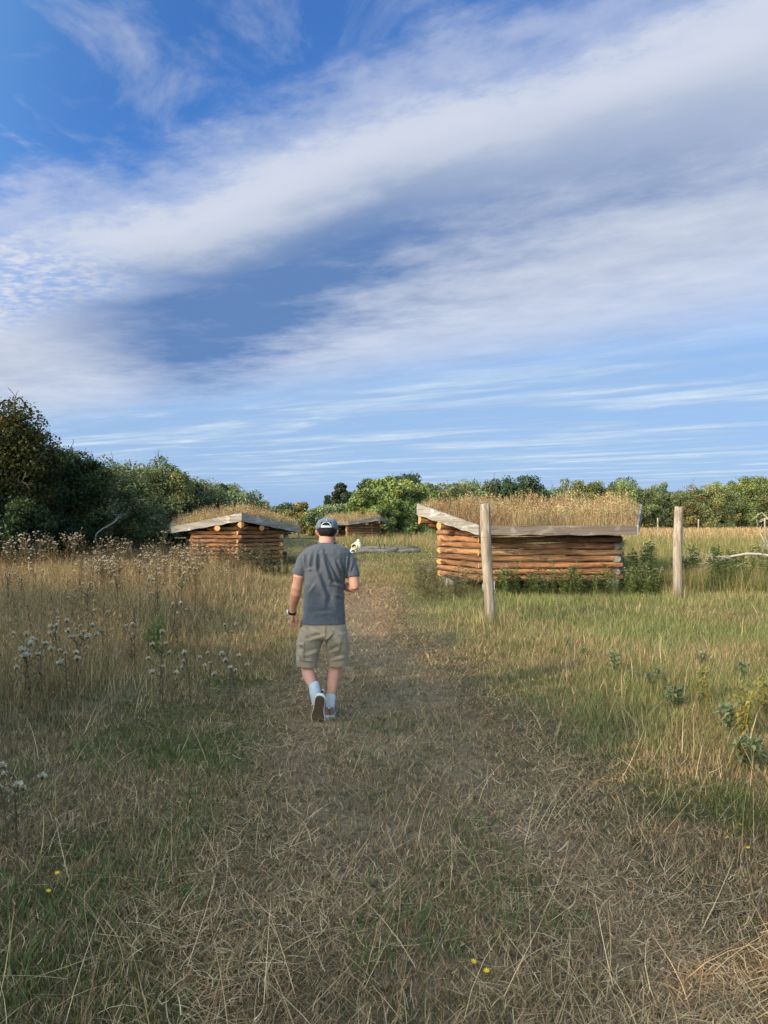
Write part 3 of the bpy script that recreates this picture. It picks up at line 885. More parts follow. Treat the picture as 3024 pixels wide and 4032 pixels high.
    s.build('crown', M['leaf'], root)
    # trunk with limbs into the clumps
    s = Soup()
    r0 = .035 * h ** .9 * (1 if trunk else .6)
    stems = [(0, 0)] if trunk else [(rg.uniform(-.3, .3) * rx, rg.uniform(-.3, .3) * ry) for _ in range(4)]
    for sx, sy in stems:
        top = np.array((lean[0] * .7 + sx * 1.4, lean[1] * .7 + sy * 1.4, h * .72))
        pts = [np.array((sx, sy, -.2)), np.array((sx, sy, h * .12)), np.array((sx, sy, 0)) * .4 + top * .45 + (.04 * h, 0, 0), top]
        s.add(*tube(pts, [r0 * 1.25, r0, r0 * .7, r0 * .25], 9), C=(.5, .5, .5))
        for j in rg.choice(clumps, min(clumps, 12), False):
            b0 = pts[1] + (pts[2] - pts[1]) * rg.uniform(0, 1)
            mid = (b0 + C3[j]) / 2 + rg.normal(0, .06, 3) * h
            s.add(*tube([b0, mid, C3[j]], [r0 * .42, r0 * .24, r0 * .08], 5), C=(.5, .5, .5))
    if twiggy:
        for _ in range(twiggy):
            j = rg.integers(clumps); o_ = nrm(C3[j] - (0, 0, h * .45)); 
            twigs(s, rg, C3[j], nrm(o_ + (0, 0, .5)), sig[j] * rg.uniform(1.6, 2.6), .012 * h ** .5, 1, (.5, .5, .5))
    s.build('trunk', M['bark'], root, smooth=True)
    return root


GH = 'hedge trees along the left meadow'
def T(px, top, Y, rx, pal, label, name='hedge_tree', base=0.0, **kw):
    p = W(px, top, Y)
    return tree(name, label, p[0], Y, p[2] - base, rx, pal=pal, base=base, **kw)

T(-16, 1605, 25.0, 2.2, 'autumn', 'tall autumn tinted hedge tree, at the left edge of the photo', n=24000, leaf=.075, seed=101, clumps=120, flat=.26, group=GH, twiggy=14, ry=2.4)
T(72, 1672, 26.5, 1.9, 'dark', 'dark hedge tree with loose twigs, just right of the autumn tinted one', n=20000, leaf=.07, seed=102, clumps=110, flat=.25, group=GH, twiggy=14)
T(165, 1735, 28.0, 2.2, 'dark', 'dark green hedge bush sloping down right of the loose twiggy tree', name='hedge_bush', n=20000, leaf=.075, seed=103, clumps=100, flat=.27, group=GH, twiggy=10)
T(290, 1800, 29.5, 2.2, 'dark', 'dark blue green hedge bush behind the arching bare branch', name='hedge_bush', n=20000, leaf=.075, seed=104, clumps=100, flat=.27, group=GH, twiggy=12)
T(400, 1838, 31.0, 2.2, 'olive', 'olive hedge bush right of the arching bare branch', name='hedge_bush', n=18000, leaf=.075, seed=105, clumps=90, flat=.28, group=GH, twiggy=6)
T(505, 1858, 34.0, 2.1, 'olive', 'rounded olive green bush left of the bushy hedge peak', name='hedge_bush', n=16000, leaf=.08, seed=106, clumps=90, flat=.28, group=GH, twiggy=5)
T(612, 1818, 38.0, 2.3, 'olive', 'tallest middle tree of the hedge above the left shelter roof edge', n=18000, leaf=.085, seed=107, clumps=100, flat=.26, group=GH, twiggy=8)
T(715, 1880, 40.0, 2.2, 'dark', 'dark green bush over the left slope of the left turf roof', name='hedge_bush', n=14000, leaf=.085, seed=108, clumps=80, flat=.28, group=GH, twiggy=5)
T(800, 1905, 44.0, 2.1, 'dark', 'thin leaved tree with visible bare twigs over the left turf roof', n=9000, leaf=.085, seed=109, clumps=80, flat=.25, group=GH, twiggy=24)
T(868, 1912, 52.0, 1.3, 'pine', 'small dark bushy tree poking up over the left turf roof', n=6000, leaf=.10, seed=110, clumps=50, flat=.30, group=GH)
T(935, 1935, 50.0, 2.6, 'grey', 'greyish green bush above the ridge corner of the left shelter', name='hedge_bush', n=12000, leaf=.09, seed=111, clumps=80, flat=.3, group=GH, twiggy=5)
T(1005, 1985, 54.0, 1.3, 'grey', 'low grey bush at the right end of the hedge', name='hedge_bush', n=6000, leaf=.09, seed=112, clumps=40, flat=.32, group=GH, twiggy=10)
T(5, 1930, 23.6, 1.7, 'dark', 'low dark bush at the foot of the autumn tinted hedge tree', name='hedge_bush', n=12000, leaf=.07, seed=113, clumps=80, flat=.32, group=GH)
T(95, 1950, 25.2, 1.7, 'dark', 'low dark bush under the dark hedge tree with loose twigs', name='hedge_bush', n=12000, leaf=.07, seed=114, clumps=80, flat=.32, group=GH)
# second row filling the hedge behind
for k, (px, top, Y, rx) in enumerate(((60, 1790, 32, 2.4), (230, 1850, 34, 2.6), (350, 1880, 37, 2.6), (470, 1905, 40, 2.8), (570, 1905, 44, 2.8), (690, 1930, 47, 2.8), (780, 1950, 52, 2.6), (880, 1965, 57, 2.8))):
    T(px, top - 45, Y, rx, 'dark' if k < 4 else 'olive', 'dense bush filling the hedge row behind the front hedge bushes', name='hedge_bush', n=12000, leaf=.10, seed=120 + k, clumps=100, flat=.34, group='bushes behind the left hedge')

# middle: the great willow bush and its neighbours
T(1585, 1888, 64, 4.7, 'willow', 'great bright green willow bush rising between the two right shelters', name='willow_bush', n=34000, leaf=.12, elong=3.0, seed=130, clumps=190, flat=.20, ry=4.2, trunk=False, cat='bush', twiggy=10)
T(1500, 1925, 61, 2.8, 'willow', 'green willow bush lobe left of the great willow bush', name='willow_bush', n=15000, leaf=.12, elong=3.0, seed=131, clumps=90, flat=.24, trunk=False, cat='bush')
T(1420, 1975, 62, 2.8, 'willow', 'low green willow bush behind the small distant shelter', name='willow_bush', n=13000, leaf=.12, elong=2.8, seed=132, clumps=80, flat=.26, trunk=False, cat='bush')
T(1320, 1998, 66, 2.6, 'grey', 'low grey green bush above the cap of the walking man', name='willow_bush', n=11000, leaf=.12, seed=133, clumps=70, flat=.28, trunk=False, cat='bush')
T(1245, 2010, 72, 2.6, 'yellow', 'yellowish bush left of the low grey green bush', name='willow_bush', n=10000, leaf=.13, seed=134, clumps=70, flat=.3, trunk=False, cat='bush')
T(1180, 1985, 84, 2.2, 'yellow', 'small yellow green tree over the right end of the left roof', name='young_tree', n=9000, leaf=.14, seed=135, clumps=60, flat=.28)
T(1120, 1993, 95, 2.8, 'dark', 'dark far bush in the gap right of the left roof ridge', name='far_bush', n=7000, leaf=.18, seed=136, clumps=50, flat=.35, trunk=False, cat='bush')
T(1070, 2010, 100, 2.4, 'dark', 'small dark far bush where the hedge meets the sky gap', name='far_bush', n=6000, leaf=.18, seed=137, clumps=50, flat=.35, trunk=False, cat='bush')
T(1348, 1897, 88, 1.75, 'pine', 'single dark tree standing clear against the sky left of the willow', name='dark_tree', n=9000, leaf=.16, seed=138, clumps=60, flat=.22, z_low=.3)
T(1440, 1893, 84, 2.6, 'dark', 'dark bush top showing left of the willow bush crown', name='dark_tree', n=7000, leaf=.14, seed=139, clumps=60, flat=.25, twiggy=14)
T(1590, 1866, 74, 3.6, 'dark', 'dark twiggy tree top just behind the great willow bush', name='dark_tree', n=9000, leaf=.13, seed=140, clumps=80, flat=.2, twiggy=30, z_low=.5)

# right: the tree belt beyond the field
GB = 'tree belt beyond the right field'
belt = [(1735, 1912, 90, 3.4, 'olive', 'olive tree next right of the great willow bush'), (1800, 1903, 96, 3.6, 'grey', 'grey green tree above the left end of the right turf roof'),
        (1905, 1898, 100, 3.2, 'olive', 'olive tree above the tall post before the shelter'), (1985, 1895, 100, 3.4, 'dark', 'dark green tree right of the tall post top'),
        (2070, 1884, 102, 3.6, 'dark', 'highest dark tree above the middle of the right turf roof'), (2140, 1925, 105, 3.0, 'grey', 'low grey tree right of the highest dark tree'),
        (2205, 1932, 110, 3.0, 'grey', 'low grey bushy tree in the dip above the turf roof'), (2290, 1893, 112, 2.6, 'olive', 'pale round tree left of the two lobed one in the belt'),
        (2345, 1893, 112, 2.4, 'olive', 'loose two lobed tree with sky gaps in the belt'), (2425, 1890, 125, 2.6, 'pine', 'brown dark tree top peeping over the belt'),
        (2440, 1908, 115, 4.0, 'willow', 'broad bright green tree above the right roof edge'), (2540, 1925, 115, 3.0, 'olive', 'green tree just right of the turf roof edge'),
        (2580, 1908, 122, 2.4, 'grey', 'thin topped tree with sky through its crown left of the second post'), (2625, 1942, 118, 3.0, 'olive', 'low olive tree behind the second tall post on its left'),
        (2705, 1922, 118, 3.4, 'yellow', 'yellowish tree just right of the second tall post'), (2785, 1918, 118, 3.6, 'olive', 'olive tree with a dark top in the right half of the belt'),
        (2845, 1906, 120, 3.4, 'grey', 'grey green tree left of a bare tuft in the belt'), (2880, 1893, 128, 2.2, 'grey', 'thin twiggy tree top rising behind the belt'),
        (2940, 1888, 120, 3.6, 'willow', 'tallest willow green tree at the right end of the belt'), (3010, 1897, 120, 3.6, 'olive', 'broad tree cut by the right edge of the photo'),
        (3100, 1900, 120, 4.0, 'olive', 'tree just past the right edge of the belt')]
for k, (px, top, Y, rx, pal, lab) in enumerate(belt):
    T(px, top, Y, rx * 1.25, pal, lab, name='belt_tree', n=13000, leaf=.15, seed=150 + k, clumps=120, flat=.27, group=GB, trunk=False, elong=2.4, twiggy=5, lobes=9)
fill = [(1720, 1985, 100), (1850, 1980, 104), (1960, 1978, 106), (2060, 1975, 108), (2160, 1985, 112), (2250, 1985, 116), (2370, 1985, 118), (2490, 1985, 120), (2590, 1990, 122), (2670, 1990, 122), (2750, 1985, 123), (2830, 1980, 124), (2910, 1975, 124), (2990, 1975, 124), (3080, 1975, 124)]
for k, (px, top, Y) in enumerate(fill):
    T(px, top - 42, Y + 3, 4.8, ['olive', 'willow', 'grey'][k % 3], 'dense low bush closing the gaps under the tree belt', name='belt_bush', n=11000, leaf=.16, seed=190 + k, clumps=110, flat=.36, group='bushes under the tree belt', trunk=False, cat='bush')

# the hedge goes on beside and behind the camera: it throws the evening shade over path and meadow
GS = 'hedge trees beside the path'
shade = [(-8.7, -15.0, 6.1, 3.0), (-8.8, -12.0, 6.1, 3.0), (-9.0, -9.0, 6.1, 3.0), (-9.2, -6.2, 6.1, 2.9), (-9.2, -3.4, 6.1, 2.8), (-9.1, -.8, 5.9, 2.7), (-9.9, 1.6, 5.6, 2.6), (-12.2, 3.6, 5.7, 2.8), (-15.2, 5.2, 5.8, 2.8), (-18.5, 7.2, 5.9, 2.8),
         (-11.5, -8, 6.2, 3), (-12, -3, 6.2, 3), (-15.6, 22.3, 6.0, 2.4), (-17, 25.6, 6.4, 2.6), (-18, 29.5, 6.4, 2.6), (-18.6, 33.5, 6.4, 2.6), (-19, 38, 6.2, 2.6)]
for k, (x, y, h_, rx) in enumerate(shade):
    tree('hedge_tree', 'hedge tree beside the path, shading it from the evening sun', x, y, h_, rx, pal='dark', n=11000, leaf=.17, seed=230 + k, clumps=110, flat=.32, group=GS)

# ------------------------------------------------------------------ grass
def sample(rg, n, y0, y1, x0, x1, p):
    """points thinning out with distance: density per square metre falls as Y**-p"""
    e = 1 - p
    u = rg.random(n)
    Y = (y0 ** e + u * (y1 ** e - y0 ** e)) ** (1 / e) if abs(e) > 1e-6 else y0 * (y1 / y0) ** u
    f = rg.random(n)
    a = x0(Y) if callable(x0) else np.full(n, x0); b = x1(Y) if callable(x1) else np.full(n, x1)
    X = a + (b - a) * f
    return X, Y


def P3(x, y, dz=0.0): return np.stack((x, y, gh(x, y) + dz), -1)


wide = lambda y: 0.62 * y + 0.9
STRAW = [(.50, .345, .180), (.40, .262, .130), (.63, .46, .265), (.29, .175, .088)]
DRY = [(.30, .190, .105), (.20, .12, .065), (.38, .255, .145), (.135, .078, .044)]
GREEN = [(.115, .120, .030), (.080, .098, .022), (.155, .145, .042), (.058, .072, .017)]
LUSH = [(.20, .215, .070), (.26, .25, .095), (.145, .172, .050), (.32, .285, .135)]
rg = np.random.default_rng(41)


RY = np.array([0, 2.5, 3.1, 4.4, 5.4, 7.8, 8.4, 12.5, 16, 20, 25, 30])
RL = np.array([-.3, -.35, -.40, -.62, -.70, -.78, -.78, -1.02, -.80, -.35, -.45, -.8]); RR = np.array([1.0, 1.08, 1.1, 1.12, 1.12, .78, .68, -.08, .05, .30, .30, 0])


def onpath(x, y):
    """how trodden: two wheel ruts with a thinner strip between them"""
    j = .7 * (fbm(x, y, .9, 91, 3) - .5)
    l_, r_ = np.interp(y, RY, RL), np.interp(y, RY, RR)
    x = x + j
    mid = sst(x, l_ - .1, l_ + .2) * sst(x, r_ + .1, r_ - .2)
    return np.clip(np.exp(-((x - l_) / .36) ** 2) + np.exp(-((x - r_) / .38) ** 2) + .16 * mid, 0, 1)


def mixcols(rg, n, wts, pals):
    """wts: list of n-arrays; picks one palette per blade"""
    w = np.stack(wts, 1); w /= w.sum(1)[:, None]
    u = rg.random(n)[:, None]; idx = (np.cumsum(w, 1) < u).sum(1).clip(0, len(pals) - 1)
    col = np.zeros((n, 3))
    for k, pal in enumerate(pals):
        q_ = idx == k
        if q_.any(): col[q_] = pick(rg, q_.sum(), pal, [3, 2, 2, 2])
    return col


# short cropped grass in front and on both sides of the path
s = Soup()
n = 330000
x, y = sample(rg, n, 2.0, 10.5, lambda y: -wide(y), wide, 1.15)
op = onpath(x, y)
keep = (x > xm(y) - .35) & (rg.random(n) > op * .62)
x, y, op = x[keep], y[keep], op[keep]; n = len(x)
gz = fbm(x, y, .9, 21, 3) * .7 + .3 * fbm(x, y, 4.0, 24, 2); gz2 = fbm(x, y, 3.1, 22, 2)
lit = sst(x, pr(y) + .2, pr(y) + 1.6)
lawnbrown = sst(fbm(x, y, 1.7, 27, 2), .5, .7)
grn = np.clip(sst(gz, .44, .66) * .72 * (1 - op * .85) + .12, 0, 1)
col = mixcols(rg, n, [(1 - grn) * (.55 + .6 * op), (1 - grn) * .9, grn * (1 - .5 * lit), grn * .55 * lit + .02], [STRAW, DRY, GREEN, LUSH])
h = rg.uniform(.025, .085, n) * (.7 + .7 * gz2) * (1 - .45 * op) * (1 + .9 * lit * sst(y, 4, 8))
blades(s, rg, P3(x, y), h, rg.uniform(.0022, .0046, n) * (1 + .10 * (y - 2)), col * .92, lean=(.25, 1.35), curl=(-.3, .9), segs=2)
# broader fresh blades in tufts
n = 26000
x, y = sample(rg, n, 2.0, 10.5, lambda y: -wide(y), wide, 1.15)
k = (fbm(x, y, 1.3, 31, 2) > .60) & (x > xm(y) - .4) & (onpath(x, y) < .6); x, y = x[k], y[k]; n = len(x)
blades(s, rg, P3(x, y), rg.uniform(.05, .15, n), rg.uniform(.004, .008, n), pick(rg, n, [(.085, .135, .032), (.06, .105, .026), (.12, .16, .045)], [2, 2, 1]), lean=(.2, 1.1), curl=(0, 1.0), segs=3)
tag(s.build('lawn_grass', M['grass']), 'short olive and straw coloured grass on both sides of the path', 'grass', kind='stuff')

# straw lying on the path and strewn over the grass
s = Soup()
n = 80000
x, y = sample(rg, n, 2.0, 15.0, lambda y: -wide(y), wide, 1.25)
op = onpath(x, y); cl = fbm(x, y, 1.6, 33, 3)
k = (rg.random(n) < (.10 + .10 * sst(x, -.5, 1.5) + .80 * op) * sst(cl, .40, .62)) & (x > xm(y) - .2); x, y = x[k], y[k]; n = len(x)
blades(s, rg, P3(x, y, rg.uniform(.006, .05, n)), rg.uniform(.03, .24, n) * rg.uniform(.4, 1.0, n), rg.uniform(.0024, .0050, n) * (1 + .10 * (y - 2)), pick(rg, n, STRAW, [3, 3, 3, 2]), lean=(1.22, 1.70), curl=(-.25, .45), segs=4, twist=.9)
n = 2600                                                       # longer bent stalks
x, y = sample(rg, n, 2.0, 10.0, lambda y: -wide(y), wide, 1.2)
k = x > xm(y) - .2; x, y = x[k], y[k]; n = len(x)
blades(s, rg, P3(x, y, rg.uniform(.0, .03, n)), rg.uniform(.16, .42, n), rg.uniform(.0022, .0038, n), pick(rg, n, STRAW, [3, 2, 3, 1]), lean=(.45, 1.5), curl=(-.3, .9), segs=4, twist=.5)
# threadlike dead grass of the path itself
n = 120000
x, y = sample(rg, n, 2.0, 26.0, lambda y: pl(y) - .4, lambda y: pr(y) + .4, 1.2)
k = rg.random(n) < onpath(x, y); x, y = x[k], y[k]; n = len(x)
cz = fbm(x, y, 1.0, 37, 2)
col = pick(rg, n, DRY + STRAW, [3, 3, 2, 2, 1.5, 2, .8, 2]) * (.75 + .5 * cz)[:, None]
blades(s, rg, P3(x, y, .008), rg.uniform(.03, .09, n), rg.uniform(.0022, .0042, n) * (1 + .12 * (y - 2)), col, lean=(.7, 1.6), curl=(-.2, .6), segs=3, twist=.8)
tag(s.build('dry_straw', M['grass']), 'dry straw lying strewn over the trodden path', 'straw', kind='stuff')

# uncut dry meadow on the left
s = Soup()
n = 210000
x, y = sample(rg, n, 4.4, 34, lambda y: -.72 * y - 2.5, xm, 1.25)
edge = sst(xm(y) - x + .5 * (fbm(x, y, 1.1, 57, 2) - .5), -.2, 1.7); k = rg.random(n) < .12 + .88 * edge; x, y, edge = x[k], y[k], edge[k]; n = len(x)
cz = fbm(x, y, .7, 51, 3); lowz = rg.random(n) < .45
h = rg.uniform(.22, .62, n) * (.35 + .65 * edge) * (.70 + .6 * cz) * (.60 + .40 * sst(y, 6, 13)); h[lowz] *= .5
gn = sst(fbm(x, y, .8, 53, 2), .5, .7)
col = mixcols(rg, n, [np.full(n, .7), .8 + 0 * x, np.where(lowz, .9, .38) * (.35 + gn), .12 + 0 * x], [DRY, STRAW, GREEN, LUSH]) * (.70 + .5 * cz)[:, None]
col *= (.90, .95, .98)
pos = P3(x, y)
blades(s, rg, pos, h, rg.uniform(.0026, .0052, n) * (1 + .06 * (y - 4)), col, lean=(.02, .62), curl=(-.2, .95), segs=3)
k = np.where(~lowz & (rg.random(n) < .20))[0]
seeds(s, rg, pos[k], h[k] * 1.05, col[k] * (.95, .80, .72), .0028)
tag(s.build('meadow_grass', M['grass']), 'tall dry uncut grass of the left meadow', 'grass', kind='stuff')

# greener grass round the posts and up to the right shelter
s = Soup()
n = 190000
x, y = sample(rg, n, 5.0, 19.0, lambda y: pr(y) - .9, lambda y: .62 * y + 1.5, 1.1)
k = (rg.random(n) < (1 - onpath(x, y)) ** 1.5 * sst(x + 1.2 * (fbm(x, y, .9, 67, 3) - .5), pr(y) - .5, pr(y) + .9)) & (rg.random(n) < sst(y + 1.5 * fbm(x, y, .8, 68, 2), 5.0, 8.5)); x, y = x[k], y[k]; n = len(x)
cz = fbm(x, y, .8, 61, 3); gn = sst(fbm(x, y, .55, 63, 3), .38, .60)
col = mixcols(rg, n, [(1 - gn) * .28, (1 - gn) * .30, gn * .6 + .15, gn * 1.3 + .75], [STRAW, DRY, GREEN, LUSH]) * (.75 + .5 * cz)[:, None]
h = rg.uniform(.05, .15, n) * (.6 + .8 * cz) * (.75 + .6 * sst(x - pr(y), .2, 2.5))
blades(s, rg, P3(x, y), h, rg.uniform(.003, .0055, n) * (1 + .06 * (y - 6)), col, lean=(.1, .9), curl=(0, .9), segs=2)
n = 420
x, y = sample(rg, n, 4.5, 18, lambda y: pr(y) + .7, lambda y: .62 * y + 1.5, 1.1)
pos = P3(x, y); h = rg.uniform(.16, .42, n); col = pick(rg, n, STRAW, [3, 2, 2, 1])
blades(s, rg, pos, h, .0035 + .0003 * y, col, lean=(.0, .6), curl=(-.1, .6), segs=3)
for bx, by, r_ in ((1.66, 12.1, .09), (6.13, 16.1, .10)):      # grass crowding the feet of the posts
    n = 260; a = rg.uniform(0, 6.283, n); q_ = r_ + np.abs(rg.normal(0, .12, n))
    x, y = bx + np.cos(a) * q_, by + np.sin(a) * q_
    blades(s, rg, P3(x, y), rg.uniform(.12, .42, n), rg.uniform(.005, .008, n), pick(rg, n, STRAW + LUSH, [1, 1, 1, 1, 2, 2, 2, 1]), lean=(.0, .5), curl=(0, .7), segs=3)
# left verge between path and meadow
n = 40000
x, y = sample(rg, n, 8.0, 26.0, lambda y: xm(y) - .9, lambda y: pl(y) + .2, 1.1)
cz = fbm(x, y, .8, 65, 3)
col = mixcols(rg, n, [.9 + 0 * x, .8 + 0 * x, .6 * cz + .2, .5 * cz + .2], [STRAW, DRY, GREEN, LUSH]) * (.75 + .5 * cz)[:, None]
blades(s, rg, P3(x, y), rg.uniform(.05, .16, n), rg.uniform(.003, .0055, n) * (1 + .06 * (y - 6)), col, lean=(.1, 1.0), curl=(0, .9), segs=2)
tag(s.build('verge_grass', M['grass']), 'sunlit green and straw grass between path, posts and shelter', 'grass', kind='stuff')

# the clearing round the logs, and the field running off to the tree belt
s = Soup()
n = 110000
x, y = sample(rg, n, 19, 66, lambda y: -.30 * y - 2, lambda y: .09 * y + 2.0, 1.35)
cz = fbm(x, y, .45, 71, 3); tall = sst(y, 39.5, 43) * sst(x, -4.5, -1.5) ; strip = sst(fbm(x * .25, y, .5, 77, 2), .5, .62) * .5
col = mixcols(rg, n, [.10 + .5 * tall + strip, .25 + strip, .8 + 0 * x, .9 + 0 * x], [STRAW, DRY, GREEN, LUSH]) * (.75 + .5 * cz)[:, None]
h = rg.uniform(.05, .13, n) * (.6 + .8 * cz) * (1 + 5.6 * tall)
blades(s, rg, P3(x, y), h, .00042 * y * rg.uniform(.6, 1.3, n), col, lean=(.05, .8), curl=(0, .8), segs=2)
tag(s.build('clearing_grass', M['grass']), 'green grass of the clearing round the logs', 'grass', kind='stuff')

s = Soup()
n = 200000
x, y = sample(rg, n, 17.0, 132, lambda y: np.where(y < 24, 5.9 + 0 * y, np.minimum(.06 * y + 1.2, 7)), lambda y: .66 * y + 3, 1.45)
cz = fbm(x, y, .22, 81, 3); farz = sst(y, 40, 75)
col = mixcols(rg, n, [.30 + .5 * farz, .35 + .6 * farz, .8 * (1 - farz) + .25 + .6 * cz * (1 - farz), .8 * (1 - farz) + .15], [STRAW, DRY, GREEN, LUSH]) * (.72 + .55 * cz)[:, None]
h = rg.uniform(.30, .75, n) * (.65 + .6 * cz) * (1 - .1 * farz)
blades(s, rg, P3(x, y), h, .00040 * y * rg.uniform(.6, 1.4, n), col, lean=(.02, .6), curl=(-.1, .8), segs=2)
tag(s.build('field_grass', M['grass']), 'rough green and tan grass of the field on the right', 'grass', kind='stuff')


# ------------------------------------------------------------------ thistles and weeds, each plant a thing
def leafquads(s, rg, base, n, zr, L, Wd, col, up=.2):
    for k in range(n):
        z = rg.uniform(*zr); a = rg.uniform(0, 2 * np.pi); d = nrm((math.cos(a), math.sin(a), rg.uniform(-.3, .7) + up))
        sd = nrm(np.cross(d, (0, 0, 1))); l_ = L * rg.uniform(.6, 1.3); w_ = Wd * rg.uniform(.7, 1.3)
        p = base(z)
        s.add([p, p + d * l_ * .5 + sd * w_ + (0, 0, .01), p + d * l_ + (0, 0, -.2 * l_), p + d * l_ * .5 - sd * w_ + (0, 0, .01)], np.array([(0, 1, 2, 3)]), np.array(col[rg.integers(len(col))]) * rg.uniform(.75, 1.25))


def puff(s, rg, c, r_, n=26, mi=0):
    """seed head: a tuft of pale down on a dark cup"""
    d = rg.normal(0, 1, (n, 3)); d[:, 2] = np.abs(d[:, 2]) * .8 - .25; d /= np.linalg.norm(d, axis=1)[:, None]
    sd = np.cross(d, rg.normal(0, 1, (n, 3))); sd /= np.linalg.norm(sd, axis=1)[:, None]
    V = np.stack((np.tile(c, (n, 1)), c + d * r_ * .7 + sd * r_ * .34, c + d * r_ * 1.1, c + d * r_ * .7 - sd * r_ * .34), 1).reshape(-1, 3)
    col = np.array((.49, .44, .365)) * rg.uniform(.75, 1.2, (n, 1))
    s.add(V, np.arange(n)[:, None] * 4 + np.arange(4)[None, :], np.repeat(col, 4, 0), mi)
    s.add(*tube([c - (0, 0, r_ * .8), c - (0, 0, r_ * .35), c + (0, 0, r_ * .1)], [r_ * .22, r_ * .36, r_ * .28], 7), C=(.10, .065, .04))


def thistle(seed, H_, heads, name='thistle', parts=True, big=1.0):
    rg = np.random.default_rng(seed)
    lx, ly = rg.uniform(-.15, .15, 2) * H_
    base = lambda z: np.array((lx * (z / H_) ** 2, ly * (z / H_) ** 2, z))
    s = Soup(); brown = (.115, .080, .045)
    s.add(*tube([base(z) for z in np.linspace(-.05, H_ * .8, 5)], [.006, .0055, .005, .0045, .004], 5), C=brown)
    leafquads(s, rg, base, 16, (.1 * H_, .7 * H_), .10, .012, [(.085, .085, .035), (.13, .095, .05), (.09, .065, .035)])
    tips = []
    for k in range(heads):
        z = rg.uniform(.50, .80) * H_; a = k * 2.4 + rg.uniform(-.4, .4); l_ = rg.uniform(.05, .20) * H_ ** .5
        t_ = base(z) + np.array((math.cos(a) * l_, math.sin(a) * l_, rg.uniform(.10, .24) * H_))
        s.add(*tube([base(z), (base(z) + t_) / 2 + np.array((math.cos(a), math.sin(a), 0)) * l_ * .2, t_], [.0035, .003, .0025], 4), C=brown)
        tips.append(t_)
    if not parts:
        for t_ in tips: puff(s, rg, t_, rg.choice((.010, .016, .024, .032)) * rg.uniform(.8, 1.1), 12, 1)
    o = s.build(name, [M['leaf'], M['fluff']])
    if parts:
        for t_ in tips:
            h_ = Soup(); puff(h_, rg, np.zeros(3), big * rg.uniform(.019, .032)); h_.build('seed_head', M['fluff'], o, loc=tuple(t_))
    return o


def weed(seed, H_, name, cols, L, Wd, nl, white=0, bushy=3):
    rg = np.random.default_rng(seed); s = Soup(); tips = []
    for k in range(bushy):
        dx_, dy_ = rg.uniform(-.22, .22, 2) * H_
        base = lambda z, dx_=dx_, dy_=dy_: np.array((dx_ * (z / H_), dy_ * (z / H_), z))
        hk = H_ * rg.uniform(.75, 1.0)
        s.add(*tube([base(z) for z in np.linspace(-.05, hk, 4)], [.006, .005, .004, .002], 4), C=np.array(cols[0]) * .8)
        leafquads(s, rg, base, nl, (.08 * hk, hk), L, Wd, cols); tips.append(base(hk))
    o = s.build(name, M['leaf'])
    if white:
        s = Soup()
        for t_ in tips:
            for _ in range(white):
                f_ = Soup(); puff(f_, rg, np.zeros(3), rg.uniform(.014, .024), 12)
                f_.build('flower_head', M['fluff'], o, loc=tuple(t_ + rg.normal(0, .03, 3) * (1, 1, .6)))
    return o


def scatter(protos, spots, label, cat, group, name=None, sc=(.8, 1.2), rg=rg):
    """put the sources on the first spots and copies on the rest"""
    used = set()
    for k, (x, y) in enumerate(spots):
        p = protos[k % len(protos)]
        o = p if id(p) not in used else copy_tree(p)
        used.add(id(p))
        o.location = (x, y, float(gh(x, y))); o.rotation_euler = (0, 0, rg.uniform(0, 6.28)); f = rg.uniform(*sc); o.scale = (f, f, f * rg.uniform(.9, 1.1))
        tag(o, label, cat, group)


def spots(n, f, ok=lambda x, y: True):
    out = []
    while len(out) < n:
        x, y = f()
        if ok(x, y): out.append((float(x), float(y)))
    return out


u = rg.uniform
# nearer plants, placed where the photo shows their white heads
near = [(330, 2500, 9.2), (300, 2530, 8.9), (230, 2500, 9.4), (165, 2560, 8.6), (120, 2610, 8.3), (100, 2570, 8.9), (265, 2590, 8.8)]
near2 = [(630, 2555, 9.6), (700, 2440, 10.8), (405, 2410, 11.0), (412, 2490, 10.6), (520, 2505, 10.5), (640, 2600, 9.8), (750, 2590, 9.6), (820, 2600, 10.2), (905, 2610, 10.4), (930, 2590, 10.8), (895, 2480, 12.5), (65, 2990, 5.9), (30, 3010, 5.9)]
def headspots(l_, zh):                 # plants whose heads, zh above the ground, are seen at these pixels
    return [tuple(W(a, b, F * (H - zh) / (b - HOR))[:2]) for a, b, _ in l_]
pr_n = [thistle(300 + k, .60, 6, big=1.1) for k in range(3)]
scatter(pr_n, headspots(near, .52), 'thistle with big fluffy white heads in the near left cluster of the meadow', 'thistle', 'near cluster of white thistles', sc=(.9, 1.05))
pr_m = [thistle(310 + k, .56, 4, big=.95) for k in range(3)]
scatter(pr_m, headspots(near2, .46), 'single faded thistle with few white heads in the front half of the meadow', 'thistle', 'scattered thistles in the front meadow', sc=(.8, 1.0))
dk = [weed(470 + k, .62, 'dock_stalk', [(.115, .062, .036), (.145, .085, .05), (.09, .05, .032)], .040, .010, 30, bushy=1) for k in range(3)]
scatter(dk, spots(30, lambda: (u(-9, -1.9), u(7.6, 18.0)), lambda x, y: -.5 * y < x < xm(y) - .5), 'dark brown dried dock stalk standing in the left meadow grass', 'dock stalk', 'dark dock stalks in the meadow', sc=(.7, 1.25))
